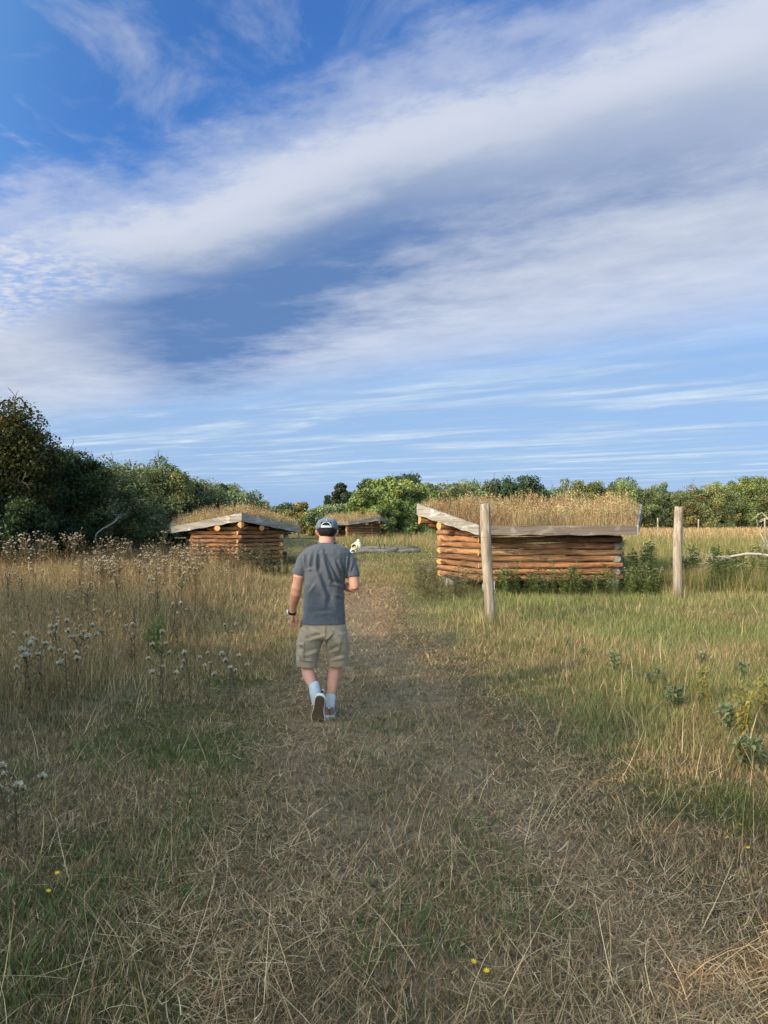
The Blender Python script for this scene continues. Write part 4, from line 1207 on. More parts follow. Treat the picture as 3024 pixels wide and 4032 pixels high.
# the pale clump in mid meadow and the white belt before the dark hedge
pr_c = [thistle(320 + k, .80, 11, parts=False) for k in range(3)]
scatter(pr_c, spots(16, lambda: (u(-5.6, -3.6), u(14.3, 16.2))), 'greyish thistle of the dense clump in the middle of the left meadow', 'thistle', 'dense grey thistle clump', sc=(.95, 1.15))
pr_b = [thistle(330 + k, 1.15, 15, parts=False) for k in range(5)]
scatter(pr_b, spots(60, lambda: (u(-13.5, -4.6), u(15.5, 24.5)), lambda x, y: -.56 * y - .5 < x < -.29 * y), 'tall thistle with white seed heads in the belt before the dark hedge', 'thistle', 'belt of tall thistles before the hedge', sc=(.7, 1.12))
scatter([thistle(350 + k, .75, 7, parts=False) for k in range(4)], spots(46, lambda: (u(-9.5, -2.6), u(10.5, 18.5)), lambda x, y: -.54 * y < x < xm(y) - .8), 'slender thistle with small pale seed heads scattered through the left meadow', 'thistle', 'slender thistles scattered in the left meadow', sc=(.65, 1.1))
scatter([thistle(345 + k, .95, 10, parts=False) for k in range(3)], spots(30, lambda: (u(-8, -3.3), u(17.5, 23.5)), lambda x, y: -.32 * y < x < -.16 * y), 'brownish thistle in front of the left log shelter', 'thistle', 'brown thistles before the left shelter', sc=(.7, 1.1))
gw = [weed(400 + k, .75, 'weed', [(.125, .155, .050), (.165, .175, .065), (.09, .12, .04)], .13, .022, 22, white=2 if k % 2 else 0) for k in range(4)]
scatter(gw, spots(70, lambda: (u(2.5, 6.0), u(16.5, 17.5)), lambda x, y: True), 'leafy green weed growing along the near wall of the right shelter', 'weed', 'weeds along the right shelter', sc=(.55, 1.0))
gw2 = [weed(410 + k, .80, 'weed', [(.15, .125, .065), (.12, .125, .05), (.19, .15, .08)], .11, .018, 22, white=2 if k == 1 else 0) for k in range(3)]
scatter(gw2, spots(44, lambda: (u(.75, 2.1), u(15.6, 20.5)), lambda x, y: x > pr(y) + .35 and not (x > 1.6 and y > 17.6)), 'brownish dry weed at the left end of the right shelter', 'weed', 'brown weeds left of the right shelter', sc=(.5, 1.0))
gw3 = [weed(420 + k, 1.0, 'weed', [(.10, .14, .045), (.14, .165, .055), (.07, .105, .035)], .15, .028, 30, white=3 if k % 2 else 0, bushy=4) for k in range(4)]
scatter(gw3, spots(62, lambda: (u(5.7, 12), u(16.6, 24)), lambda x, y: x < .56 * y), 'bushy green weed right of the shelter behind the second tall post', 'weed', 'bushy weeds right of the shelter', sc=(.6, 1.1))
gw4 = [weed(430 + k, .9, 'weed', [(.10, .085, .05), (.13, .11, .055), (.08, .085, .035)], .10, .02, 24, white=0, bushy=4) for k in range(3)]
scatter(gw4, spots(40, lambda: (u(-7.0, -2.5), u(21.8, 24.6)), lambda x, y: -.27 * y < x < -.125 * y), 'dark brown weed at the foot of the left log shelter', 'weed', 'weeds at the foot of the left shelter', sc=(.6, 1.05))
# low grey green and yellow herbs in the grass on the right, near the camera
hb = [weed(440 + k, .20, 'herb', [(.12, .145, .065), (.17, .19, .10), (.085, .11, .04)], .085, .013, 14, bushy=3) for k in range(3)]
scatter(hb, [tuple(W(a, b, 1.7 * 3030 / (b - HOR))[:2]) for a, b in ((2560, 2720), (2590, 2700), (2650, 2810), (2670, 2800), (2850, 2850), (2870, 2900), (2480, 2690), (2760, 2640), (2960, 3030), (2920, 3010), (2420, 2660), (2300, 2590), (2240, 2560), (2930, 2700))],
        'low silvery green herb in the grass on the right', 'herb', 'low herbs in the right grass', sc=(.8, 1.3))
yb = [weed(450 + k, .42, 'yellow_weed', [(.28, .22, .05), (.22, .19, .05), (.12, .13, .04)], .09, .012, 20, bushy=4) for k in range(2)]
scatter(yb, [(2.75, 5.9), (2.95, 6.3), (3.15, 6.1), (2.9, 6.9), (3.3, 6.7)], 'yellowing weed at the right edge of the photo', 'weed', 'yellow weeds at the right edge', sc=(.8, 1.15))
gb = [weed(460 + k, .55, 'green_weed', [(.09, .15, .03), (.12, .18, .04), (.07, .12, .025)], .12, .012, 30, bushy=5) for k in range(2)]
scatter(gb, [tuple(W(600, 2620, 8.9)[:2]), tuple(W(615, 2640, 8.8)[:2])], 'bright green tuft among the dry grass of the left meadow', 'weed', 'bright green tufts in the meadow', sc=(.8, 1.0))
# small yellow flowers in the turf
s = Soup()
for k in range(7):
    a = k * 6.283 / 7; d = np.array((math.cos(a), math.sin(a), .25)); sd = np.array((-math.sin(a), math.cos(a), 0))
    s.add([np.zeros(3), d * .007 + sd * .004, d * .013, d * .007 - sd * .004], np.array([(0, 1, 2, 3)]), (.75, .48, .02))
s.add(*tube([(0, 0, -.05), (0, 0, 0)], [.001, .001], 4), C=(.08, .11, .03))
fl = s.build('yellow_flower', M['leaf'])
fp = [(225, 3480), (190, 3552), (1975, 3235), (2665, 3300), (2863, 3315), (2945, 3355), (1916, 3902), (1865, 3865), (2915, 3262)]
for k, (a, b) in enumerate(fp):
    o = fl if k == 0 else copy_tree(fl)
    Y_ = H * F / (b - HOR); p = W(a, b, Y_); o.location = (p[0], p[1], float(gh(p[0], p[1])) + .05); o.rotation_euler = (.3, 0, k); o.scale = (1.0,) * 3
    tag(o, 'tiny yellow flower in the short grass' if k > 1 else 'tiny yellow flower at the lower left in the shaded grass', 'flower', 'yellow flowers in the grass' if k > 1 else 'yellow flowers lower left')

# ------------------------------------------------------------------ the walking man
def Q(cx, cy, Y):                      # a point of the man from the enlarged crop of the photograph
    return W(1050 + cx / 2.404, 1980 + cy / 2.404, Y)


def mm(px, Y): return px / 2.404 / F * Y


man = empty('person', tuple(Q(555, 2055, 6.52) * (1, 1, 0)))
tag(man, 'man in grey T-shirt, khaki cargo shorts and cap walking away along the path', 'person')
MO = np.array(man.location)


def skinfn(k, b):
    n = k.noise(oc(k), 9.0, 4.0, 0.6); n2 = k.noise(oc(k), 60.0, 2.0, 0.6)
    c = k.mix(n, (0.42, 0.19, 0.125), (0.55, 0.275, 0.19)); c = k.mix(k.m('MULTIPLY', n2, .3), c, (0.36, 0.16, 0.11))
    k.put(b.inputs['Base Color'], c); b.inputs['Subsurface Weight'].default_value = 0.08
    b.inputs['Subsurface Radius'].default_value = (.01, .004, .002); bump(k, b, n2, .1, .003)


def clothfn(col, fine=260.0):
    def fn(k, b):
        v = oc(k); w_ = k.noise(v, fine, 2.0, .5); n = k.noise(v, 11.0, 4.0, .6); n2 = k.noise(v, 38.0, 3.0, .6)
        c = k.mix(w_, tuple(x * .82 for x in col), tuple(x * 1.16 for x in col)); c = k.mix(k.m('MULTIPLY', n, .25), c, tuple(x * .75 for x in col))
        k.put(b.inputs['Base Color'], c); n3 = k.noise(k.scale3(v, 26, 26, 10), 1.0, 4.0, .6, dist=1.0)
        bump(k, b, k.m('ADD', k.m('MULTIPLY', w_, .2), k.m('ADD', n2, n3)), .45, .012)
        b.inputs['Sheen Weight'].default_value = .15
    return fn


M['skin'] = material('skin', skinfn, .55, .3)
M['shirt'] = material('grey_jersey', clothfn((.078, .083, .096)), .9, .1)
M['short'] = material('khaki_cotton', clothfn((.285, .222, .155)), .9, .1)
M['sock'] = material('white_sock', clothfn((.43, .445, .475), 300), .9, .1)
M['shoe'] = material('brown_mesh', clothfn((.20, .115, .085), 340), .85, .2)
M['sole'] = plain('dark_rubber', (.085, .052, .030), .8, .25, 30, bmp=.3)
M['midsole'] = plain('white_foam', (.62, .58, .50), .7, .08, 30)
M['black'] = plain('black_strap', (.012, .012, .014), .6, .2, 40)
M['hair'] = plain('black_hair', (.006, .006, .007), .6, .4, 300, .25, bmp=.6)
M['cap'] = material('blue_grey_cap', clothfn((.115, .132, .175), 300), .9, .1)
M['strap'] = plain('pale_strap', (.50, .52, .55), .5, .08, 40)
M['metal'] = plain('silver_metal', (.6, .65, .68), .3, .05, 40, .6)


def ell(cx_, cy_, z, a_, b_, n=28, p=2.3, tilt=0.0):
    t_ = np.arange(n) / n * 2 * np.pi
    c_, s_ = np.cos(t_), np.sin(t_)
    x = np.sign(c_) * np.abs(c_) ** (2 / p) * a_; y = np.sign(s_) * np.abs(s_) ** (2 / p) * b_
    return np.stack((cx_ + x, cy_ + y, z + tilt * x / max(a_, 1e-3)), -1)


def rows(tab, n=28):                   # (crop y, x left, x right, half depth, Y)
    R_ = []
    for cy, l_, r_, d, Y in tab[::-1]:
        c = Q((l_ + r_) / 2, cy, Y); R_.append(ell(c[0], c[1], c[2], mm((r_ - l_) / 2, Y), d, n))
    return R_


def remesh(name, parts, mat, voxel, smooth, parent, disp=None, cut=None):
    s = Soup()
    for V, fs in parts: s.add(np.asarray(V) - MO, fs)
    me = s.mesh('tmp', [])
    bm = bmesh.new(); bm.from_mesh(me); bmesh.ops.recalc_face_normals(bm, faces=bm.faces); bm.to_mesh(me); bm.free()
    o = bpy.data.objects.new('tmp', me); COL.objects.link(o)
    m_ = o.modifiers.new('r', 'REMESH'); m_.mode = 'VOXEL'; m_.voxel_size = voxel
    if smooth:
        q_ = o.modifiers.new('s', 'SMOOTH'); q_.factor = .5; q_.iterations = smooth
    dg = bpy.context.evaluated_depsgraph_get(); dg.update()
    nm = bpy.data.meshes.new_from_object(o.evaluated_get(dg))
    bpy.data.objects.remove(o); bpy.data.meshes.remove(me)
    nm.materials.clear(); nm.materials.append(mat)
    n = len(nm.vertices); co = np.empty(n * 3, np.float32); nm.vertices.foreach_get('co', co); co = co.reshape(-1, 3).astype(float)
    no = np.empty(n * 3, np.float32); nm.vertices.foreach_get('normal', no); no = no.reshape(-1, 3)
    if disp is not None:
        co = co + no * disp(co + MO, no)[:, None]
        nm.vertices.foreach_set('co', co.astype(np.float32).ravel())
    if cut is not None:                # open the hems
        bm = bmesh.new(); bm.from_mesh(nm)
        kill = [f for f in bm.faces if cut(np.array(f.calc_center_median()) + MO, np.array(f.normal))]
        bmesh.ops.delete(bm, geom=kill, context='FACES'); bm.to_mesh(nm); bm.free()
    nm.polygons.foreach_set('use_smooth', np.ones(len(nm.polygons), bool)); nm.update()
    nm.name = name
    o = bpy.data.objects.new(name, nm); return link(o, parent)


def limb(pts, rad, seg=16): return tube(np.array(pts), rad, seg)


# --- body: head, neck, arms with hands, trunk and legs in one surface
YB = 6.55
P_ = []
hc = Q(568, 262, 6.60)                 # middle of the head
headrows = [(-.125, .035, .045, .03), (-.105, .052, .070, .025), (-.07, .064, .084, .012), (-.03, .071, .092, .004), (.015, .075, .097, 0), (.045, .072, .093, 0), (.072, .058, .076, 0), (.090, .028, .04, 0)]
P_.append(loft([ell(hc[0] + .004, hc[1] + d_, hc[2] + z, a_, b_, 24, 2.1) for z, a_, b_, d_ in headrows]))
P_.append(limb([Q(562, 395, YB), Q(564, 350, YB + .01), hc + (0, .01, -.05)], [.066, .064, .062], 18))                # neck
P_.append(limb([hc + (.004, .085, -.005), hc + (.004, .112, -.035), hc + (.004, .095, -.045)], [.010, .015, .010], 8))   # nose
P_.append(limb([hc + (-.03, .085, .018), hc + (.004, .098, .022), hc + (.038, .085, .018)], [.010, .012, .010], 8))       # brow
P_.append(limb([hc + (-.022, .088, -.073), hc + (.004, .097, -.072), hc + (.030, .088, -.073)], [.006, .009, .006], 8))   # lips
for sx in (-1, 1):                     # ears
    e = hc + (.004 + sx * .076, -.002, -.012)
    P_.append(loft([ell(e[0] + sx * t_ * .018, e[1] - t_ * .012, e[2] + .004, .006, w_, 12, 2) + np.outer(np.sin(np.arange(12) / 12 * 2 * np.pi) * 0, (0, 0, 1)) for t_, w_ in ((0, .010), (.5, .013), (1, .014))]))
    P_.append(limb([e + (sx * .002, .004, -.034), e + (sx * .009, -.004, -.012), e + (sx * .013, -.008, .012), e + (sx * .008, .002, .034)], [(.010, .007), (.013, .010), (.013, .012), (.009, .009)], 10))
P_.append(loft(rows([(395, 480, 650, .055, YB), (430, 400, 725, .075, YB), (480, 375, 755, .09, YB), (600, 385, 735, .095, YB), (800, 385, 705, .09, YB), (950, 385, 700, .09, YB), (1100, 370, 715, .10, YB), (1230, 335, 745, .11, YB)])))
# left arm hangs and swings a little forward
P_.append(limb([Q(420, 505, YB), Q(372, 525, YB), Q(330, 610, YB), Q(305, 700, YB - .01), Q(284, 800, YB), Q(278, 850, YB + .02), Q(262, 920, YB + .07), Q(250, 985, YB + .115), Q(243, 1050, YB + .15)], [.036, .044, .049, .049, .046, .047, .041, .032, .029]))
hw = Q(246, 1050, YB + .15)
P_.append(limb([Q(245, 1045, YB + .15), Q(246, 1075, YB + .155), Q(247, 1110, YB + .155), Q(247, 1125, YB + .155)], [(.028, .020), (.038, .017), (.040, .016), (.034, .013)], 14))
for k, (x0, x1, x2, y1, y2) in enumerate(((213, 208, 214, 1150, 1176), (233, 233, 240, 1160, 1192), (254, 257, 264, 1158, 1195), (275, 281, 287, 1148, 1180))):
    P_.append(limb([Q(x0, 1108, YB + .155), Q(x1, y1 - 14, YB + .15), Q((x1 + x2) / 2, y1, YB + .158), Q(x2, y2, YB + .175)], [.0082, .0078, .0074, .0060], 9))
P_.append(limb([Q(262, 1062, YB + .15), Q(280, 1085, YB + .14), Q(289, 1112, YB + .138), Q(291, 1142, YB + .145)], [.012, .011, .0095, .0075], 9))
# right arm bent, forearm in front of the body
P_.append(limb([Q(720, 510, YB), Q(765, 535, YB), Q(799, 615, YB - .014), Q(822, 710, YB - .03), Q(833, 790, YB - .045), Q(838, 812, YB - .045)], [.034, .042, .046, .046, .043, .040]))
P_.append(limb([Q(842, 800, YB - .04), Q(800, 803, YB + .03), Q(740, 790, YB + .13), Q(680, 770, YB + .22)], [.040, .042, .036, .027]))
wr = Q(680, 770, YB + .22)
P_.append(limb([wr, wr + (-.03, .02, .008), wr + (-.075, .04, .012)], [(.027, .02), (.022, .036), (.018, .036)], 12))
for k in range(4):
    b0 = wr + (-.07, .04, .038 - k * .019)
    P_.append(limb([b0, b0 + (-.03, .012, 0), b0 + (-.045, -.006, -.002), b0 + (-.035, -.026, -.003)], [.0095, .009, .0085, .007], 8))
P_.append(limb([wr + (-.03, .01, .03), wr + (-.055, -.008, .045), wr + (-.08, -.01, .04)], [.012, .010, .008], 8))
# legs
Lk, Lank = Q(383, 1490, 6.57), Q(452, 1775, 6.365)
P_.append(limb([Q(425, 1200, YB), Q(400, 1350, 6.56), Lk, Q(385, 1560, 6.55), Q(402, 1640, 6.49), Q(424, 1700, 6.44), Lank, Q(466, 1840, 6.35)], [.085, .078, .056, .054, .053, .044, .033, .033]))
Rk = Q(664, 1490, 6.62)
P_.append(limb([Q(645, 1200, YB), Q(662, 1350, 6.59), Rk, Q(650, 1560, 6.62), Q(636, 1640, 6.60), Q(624, 1720, 6.58), Q(608, 1840, 6.55), Q(597, 1930, 6.535)], [.085, .078, .056, .053, .054, .046, .036, .036]))
body = remesh('body', P_, M['skin'], .0045, 2, man)
for sx in (-1, 1):
    s = Soup(); a = np.linspace(0, np.pi, 7)
    s.add(*loft([ell(hc[0] + .004 + sx * .031, hc[1] + .088, hc[2] + z * .011, r_ * .014, r_ * .011, 10, 2) for z, r_ in ((-1, .2), (-.6, .8), (0, 1), (.6, .8), (1, .2))]) )
    V = np.concatenate(s.V) - MO; s.V = [V]
    s.build('eye', M['strap'], man, smooth=True)


# --- T-shirt with folds falling from the shoulder blades to the right
FOLDS = [((470, 470), (470, 640), .013, 14), ((520, 480), (600, 740), .016, 17), ((535, 470), (680, 800), .014, 15), ((640, 560), (700, 740), .012, 13), ((690, 560), (735, 720), .010, 12),
         ((420, 480), (400, 620), .010, 14), ((600, 760), (735, 800), .010, 16), ((470, 640), (560, 900), .012, 22), ((380, 640), (440, 620), .008, 12), ((400, 860), (470, 760), .007, 16), ((560, 820), (540, 1000), .007, 26),
         ((735, 900), (640, 860), .006, 16), ((350, 460), (370, 640), .010, 10), ((770, 470), (752, 690), .012, 10), ((815, 560), (780, 670), .005, 9), ((450, 1060), (640, 1040), .004, 18)]


def folds(tab, front=True):
    def fn(p, no):
        cx = ((p[:, 0] / p[:, 1] * F + 1512) - 1050) * 2.404; cy = ((HOR - (p[:, 2] - H) / p[:, 1] * F) - 1980) * 2.404
        d = np.zeros(len(p))
        for (x0, y0), (x1, y1), amp, wd in tab:
            L2 = (x1 - x0) ** 2 + (y1 - y0) ** 2
            t_ = np.clip(((cx - x0) * (x1 - x0) + (cy - y0) * (y1 - y0)) / L2, 0, 1)
            ds = (cx - x0 - t_ * (x1 - x0)); dt_ = (cy - y0 - t_ * (y1 - y0))
            L = math.sqrt(L2); side = (ds * (y1 - y0) - dt_ * (x1 - x0)) / L
            dist = np.sqrt(ds ** 2 + dt_ ** 2)
            fade = np.sin(np.clip(t_, .06, .94) * np.pi) ** .6
            d += 1.55 * amp * fade * (np.exp(-(dist / wd) ** 2) * np.where(side > 0, 1, 1) - .9 * np.exp(-((side - wd * 1.7) ** 2 + np.maximum(dist - np.abs(side), 0) ** 2 * 2) / (wd * 1.1) ** 2))
        d *= np.clip(-no[:, 1] * 1.6 + .25, 0, 1)
        d += .006 * (fbm(p[:, 0] + p[:, 1], p[:, 2], 14, 5, 2) - .5) * 2
        return d
    return fn


P_ = [loft(rows([(372, 500, 640, .066, YB), (385, 470, 665, .075, YB), (405, 425, 712, .088, YB), (432, 372, 762, .104, YB), (470, 345, 792, .118, YB), (560, 350, 778, .130, YB), (650, 360, 757, .134, YB), (750, 357, 737, .128, YB),
                 (850, 350, 730, .124, YB), (950, 345, 735, .126, YB), (1050, 336, 745, .132, YB), (1140, 326, 752, .138, YB)], 40)),
      limb([Q(450, 475, YB), Q(395, 492, YB), Q(358, 540, YB), Q(330, 610, YB), Q(308, 670, YB), Q(303, 684, YB)], [.045, .058, .066, .063, .060, .060], 22),
      limb([Q(690, 480, YB), Q(742, 495, YB), Q(778, 545, YB - .005), Q(800, 620, YB - .015), Q(815, 694, YB - .028), Q(817, 706, YB - .03)], [.045, .056, .064, .061, .058, .057], 22)]
zc, zh = Q(560, 375, YB)[2], Q(560, 1134, YB)[2]
shirt = remesh('t_shirt', P_, M['shirt'], .0065, 4, man, folds(FOLDS), lambda c, n_: (n_[2] > .8 and c[2] > zc - .012) or (n_[2] < -.85 and c[2] < zh + .02))
s = Soup(); a = np.arange(29) / 28 * 2 * np.pi
ck = Q(567, 386, YB)
rim = np.stack((ck[0] + .0705 * np.cos(a), YB + .0675 * np.sin(a), ck[2] + .012 * np.cos(a) ** 2 - .006 * np.sin(a) * -1), -1) - MO
s.add(*tube(rim, [(.006, .010)] * 29, 8, caps=False, up=(0, 0, 1))); s.build('collar', M['shirt'], man, smooth=True)

# --- cargo shorts
SF = [((330, 1180), (420, 1300), .008, 14), ((400, 1300), (540, 1260), .010, 14), ((380, 1440), (490, 1400), .008, 14), ((300, 1480), (440, 1500), .007, 12), ((620, 1240), (560, 1300), .010, 12), ((640, 1200), (740, 1260), .007, 16),
      ((600, 1420), (700, 1380), .007, 14), ((620, 1490), (740, 1460), .008, 13), ((555, 1160), (550, 1270), .007, 8), ((590, 1330), (600, 1450), .007, 14), ((440, 1200), (520, 1250), .006, 12), ((700, 1300), (680, 1400), .006, 14)]
P_ = [loft(rows([(1080, 345, 738, .122, YB), (1150, 330, 752, .130, YB), (1210, 316, 760, .136, YB), (1262, 306, 766, .136, YB), (1290, 320, 752, .10, YB)], 40)),
      loft([ell(*Q((l_ + r_) / 2, cy, Y), mm((r_ - l_) / 2, Y), d, 26, 2.4, tl) for cy, l_, r_, d, Y, tl in ((1545, 283, 474, .106, 6.555, -.012), (1480, 281, 482, .108, 6.555, -.008), (1390, 285, 505, .112, 6.55, 0), (1300, 296, 535, .124, YB, 0), (1220, 312, 560, .125, YB, 0))]),
      loft([ell(*Q((l_ + r_) / 2, cy, Y), mm((r_ - l_) / 2, Y), d, 26, 2.4, tl) for cy, l_, r_, d, Y, tl in ((1538, 584, 770, .104, 6.61, .006), (1480, 574, 778, .106, 6.605, .004), (1390, 563, 780, .112, 6.58, 0), (1300, 556, 770, .124, YB, 0), (1220, 530, 762, .125, YB, 0))])]
zs = Q(400, 1530, 6.55)[2]
shorts = remesh('shorts', P_, M['short'], .0065, 3, man, folds(SF), lambda c, n_: n_[2] < -.8 and c[2] < zs + .02)


def patch(name, mat, quad, Y, th, parent, bulge=.0):
    """a small sewn-on panel from four corners in the crop, Y for each corner"""
    n = 5; rings = []
    q_ = [Q(x, y, yy) for (x, y), yy in zip(quad, Y)]
    s = Soup(); Vf, Vb = [], []
    for i_ in range(n):
        for j in range(n):
            u_, v_ = i_ / (n - 1), j / (n - 1)
            p = (q_[0] * (1 - u_) + q_[1] * u_) * (1 - v_) + (q_[3] * (1 - u_) + q_[2] * u_) * v_
            b_ = bulge * math.sin(u_ * np.pi) * math.sin(v_ * np.pi)
            Vf.append(p + (0, -th - b_, 0)); Vb.append(p + (0, th, 0))
    V = np.array(Vf + Vb) - MO; f = []
    for i_ in range(n - 1):
        for j in range(n - 1):
            a_ = i_ * n + j; f.append((a_, a_ + 1, a_ + n + 1, a_ + n)); f.append((a_ + n * n, a_ + n + n * n, a_ + n + 1 + n * n, a_ + 1 + n * n))
    ring = [i_ * n for i_ in range(n)] + [(n - 1) * n + j for j in range(1, n)] + [i_ * n + n - 1 for i_ in range(n - 2, -1, -1)] + [j for j in range(n - 2, 0, -1)]
    for k in range(len(ring)):
        a_, b_ = ring[k], ring[(k + 1) % len(ring)]; f.append((a_, b_, b_ + n * n, a_ + n * n))
    s.add(V, np.array(f)); return s.build(name, mat, parent, smooth=False)


pk = patch('pocket', M['short'], [(282, 1350), (352, 1368), (352, 1500), (282, 1500)], [6.535, 6.436, 6.440, 6.535], .010, man, .045)
patch('pocket_flap', M['short'], [(284, 1305), (358, 1312), (353, 1372), (283, 1352)], [6.53, 6.428, 6.424, 6.525], .008, pk, .048)
pk = patch('pocket', M['short'], [(742, 1320), (780, 1330), (776, 1470), (744, 1455)], [6.495, 6.575, 6.58, 6.505], .012, man, .022)
patch('pocket_flap', M['short'], [(742, 1258), (774, 1262), (780, 1332), (744, 1318)], [6.475, 6.555, 6.56, 6.48], .010, pk, .022)
patch('pocket_lining', M['redbrown'], [(318, 1120), (334, 1112), (330, 1190), (314, 1180)], [6.50, 6.49, 6.49, 6.50], .004, man, .004)

# --- watch, cap, hair, glasses
s = Soup(); w0 = Q(241, 1036, YB + .14); ax = nrm(Q(243, 1050, YB + .15) - Q(250, 985, YB + .115))
e1 = nrm(np.cross(ax, (0, 1, 0))); e2 = np.cross(ax, e1)
a = np.arange(21) / 20 * 2 * np.pi
rim = w0 + np.outer(np.cos(a) * .034, e1) + np.outer(np.sin(a) * .030, e2) - MO
s.add(*tube(rim, [(.005, .013)] * 21, 8, caps=False, up=tuple(ax))); wt = s.build('watch', M['black'], man, smooth=True)
s = Soup(); f0 = w0 + np.array((-.037, -.003, .002)) - MO
s.add(*tube([f0 + (.004, 0, 0), f0, f0 - (.008, 0, 0)], [.019, .019, .016], 16)); s.build('watch_face', M['metal'], wt)

hc2 = hc + (.004, -.004, 0)
def shell(zs_, rad, thick=.004):       # dome rows from bottom to top
    return loft([ell(hc2[0], hc2[1] + dy_, hc2[2] + z, a_, b_, 32, 2.15) - MO for z, a_, b_, dy_ in zs_])


hr = Soup()                            # hair: thick at the nape, trimmed above the neck
V, fs = loft([ell(hc2[0] + .002, hc2[1] + dy_, hc2[2] + z, a_, b_, 32, 2.3) - MO for z, a_, b_, dy_ in ((-.050, .050, .040, -.045), (-.040, .062, .056, -.040), (-.020, .074, .076, -.030), (.005, .0815, .090, -.020), (.03, .082, .096, -.012), (.06, .076, .091, -.008), (.085, .05, .064, -.006))])
V = V + rng.uniform(-.0015, .0015, V.shape); hr.add(V, fs); hr.build('hair', M['hair'], man, smooth=True)

cp = Soup()
zt_ = Q(568, 140, 6.60)[2] - hc[2]
prof = [(.022, .0905, .108, 0), (.036, .0908, .109, 0), (.05, .0895, .108, 0), (.062, .0865, .105, 0), (.074, .081, .099, 0), (.086, .072, .088, .002), (zt_ - .014, .050, .060, .003), (zt_ - .003, .024, .030, .004), (zt_, .006, .008, .004)]
n = 48
V, fs = loft([ell(hc2[0], hc2[1] + dy_, hc2[2] + z, a_, b_, n, 2.1) - MO for z, a_, b_, dy_ in prof], caps=False)
# the lower edge rises towards the back, and the back has an arched opening over the strap
t_ = np.arange(n) / n * 2 * np.pi
backness = np.clip(-np.sin(t_), 0, 1)
V[:n, 2] += -.018 + .030 * backness ** 2.0
fq = fs[0]; ctr = V[fq].mean(1); angw = np.abs((ctr[:, 0] + MO[0]) - hc2[0]); isback = ctr[:, 1] + MO[1] < hc2[1]
zrel = ctr[:, 2] + MO[2] - hc2[2]
hole = isback & (angw < .042) & (zrel < .072) & (zrel > .0)
cp.add(V, fq[~hole])
cap = cp.build('cap', M['cap'], man, smooth=True)
me = cap.data; bm = bmesh.new(); bm.from_mesh(me); bmesh.ops.remove_doubles(bm, verts=bm.verts, dist=1e-5); bm.to_mesh(me); bm.free()
md = cap.modifiers.new('thickness', 'SOLIDIFY'); md.thickness = .003; md.offset = 1
s = Soup(); bb = hc2 - MO                                       # piping round the opening, strap, top button, seams, peak
a = np.linspace(0, np.pi, 13)
def back(x, z): return np.array((bb[0] + x, bb[1] - .1095 * math.sqrt(max(0, 1 - (x / .093) ** 2)) * (1 - .35 * max(0, (z - .05) / .08)) - .001, bb[2] + z))
s.add(*tube([back(-.041 * math.cos(k), .036 + .037 * math.sin(k)) for k in a], [.004] * 13, 6)); s.build('piping', M['strap'], cap, smooth=True)
s = Soup(); sp = []
rings = []
for x in np.linspace(-.046, .046, 9):
    p = back(x, .036); rings.append(np.array([p + (0, -.003, -.0085), p + (0, .002, -.0085), p + (0, .002, .0085), p + (0, -.003, .0085)]))
s.add(*loft(rings)); s.build('strap', M['strap'], cap)
s = Soup(); s.add(*loft([ell(bb[0], bb[1] + .004, bb[2] + zt_ + z, r_, r_, 12, 2) for z, r_ in ((-.002, .008), (.002, .007), (.004, .003))])); s.build('button', M['cap'], cap, smooth=True)
s = Soup(); s.add(*tube([back(0, .078), back(0, .095) + (0, .006, 0), np.array((bb[0], bb[1] - .05, bb[2] + zt_ - .010)), np.array((bb[0], bb[1] - .02, bb[2] + zt_))], [.0022] * 4, 5)); s.build('seam', M['strap'], cap)
s = Soup(); pts_t, pts_b = [], []
for k in range(15):
    u_ = -1 + 2 * k / 14; x = .075 * u_; y0 = .106 * math.sqrt(1 - .6 * u_ * u_); 
    pts_t += [(x, y0, .012 - .012 * u_ * u_), (x, y0 + .072 * math.sqrt(max(0, 1 - u_ ** 4)), -.006 - .022 * u_ * u_)]
V = np.array(pts_t) + bb; Vb = V - (0, 0, .003)
f = [(2 * k, 2 * k + 2, 2 * k + 3, 2 * k + 1) for k in range(14)]
s.add(V, np.array(f)); s.add(Vb, np.array(f)[:, ::-1]); s.build('peak', M['cap'], cap, smooth=True)
s = Soup()
for sx in (-1, 1): s.add(*tube([bb + (sx * .083, -.01, .004), bb + (sx * .090, .04, .006), bb + (sx * .083, .10, .008)], [.003] * 3, 6))
for sx in (-1, 1):
    a = np.arange(13) / 12 * 2 * np.pi
    s.add(*tube(np.stack((sx * .038 + .028 * np.cos(a), .113 - .006 * np.cos(a) * sx, .002 + .020 * np.sin(a)), -1) + bb, [.002] * 13, 5, caps=False, up=(0, 1, 0)))
s.add(*tube([bb + (-.01, .116, .006), bb + (.01, .116, .006)], [.002] * 2, 5)); s.build('glasses', M['metal'], man, smooth=True)
s = Soup(); s.add(*loft([ell(bb[0] + .0, bb[1] + dy_, bb[2] + z, a_, b_, 18, 2.2) for z, a_, b_, dy_ in ((-.128, .040, .040, .045), (-.10, .060, .062, .038), (-.07, .070, .070, .033))])); s.build('beard', M['hair'], man, smooth=True)


# --- socks and shoes
def sock(pts, rad):
    s = Soup(); V, fs = tube(np.array(pts) - MO, rad, 20, caps=False); s.add(V, fs)
    s.build('sock', M['sock'], man, smooth=True)


sock([Q(441, 1716, 6.412), Q(446, 1722, 6.41), Q(451, 1745, 6.39), Q(458, 1785, 6.37), Q(472, 1850, 6.36), Q(480, 1900, 6.36)], [.043, .046, .046, .047, .047, .045])
sock([Q(606, 1822, 6.555), Q(605, 1828, 6.552), Q(602, 1860, 6.545), Q(598, 1920, 6.535), Q(596, 1965, 6.535)], [.044, .047, .044, .043, .044])

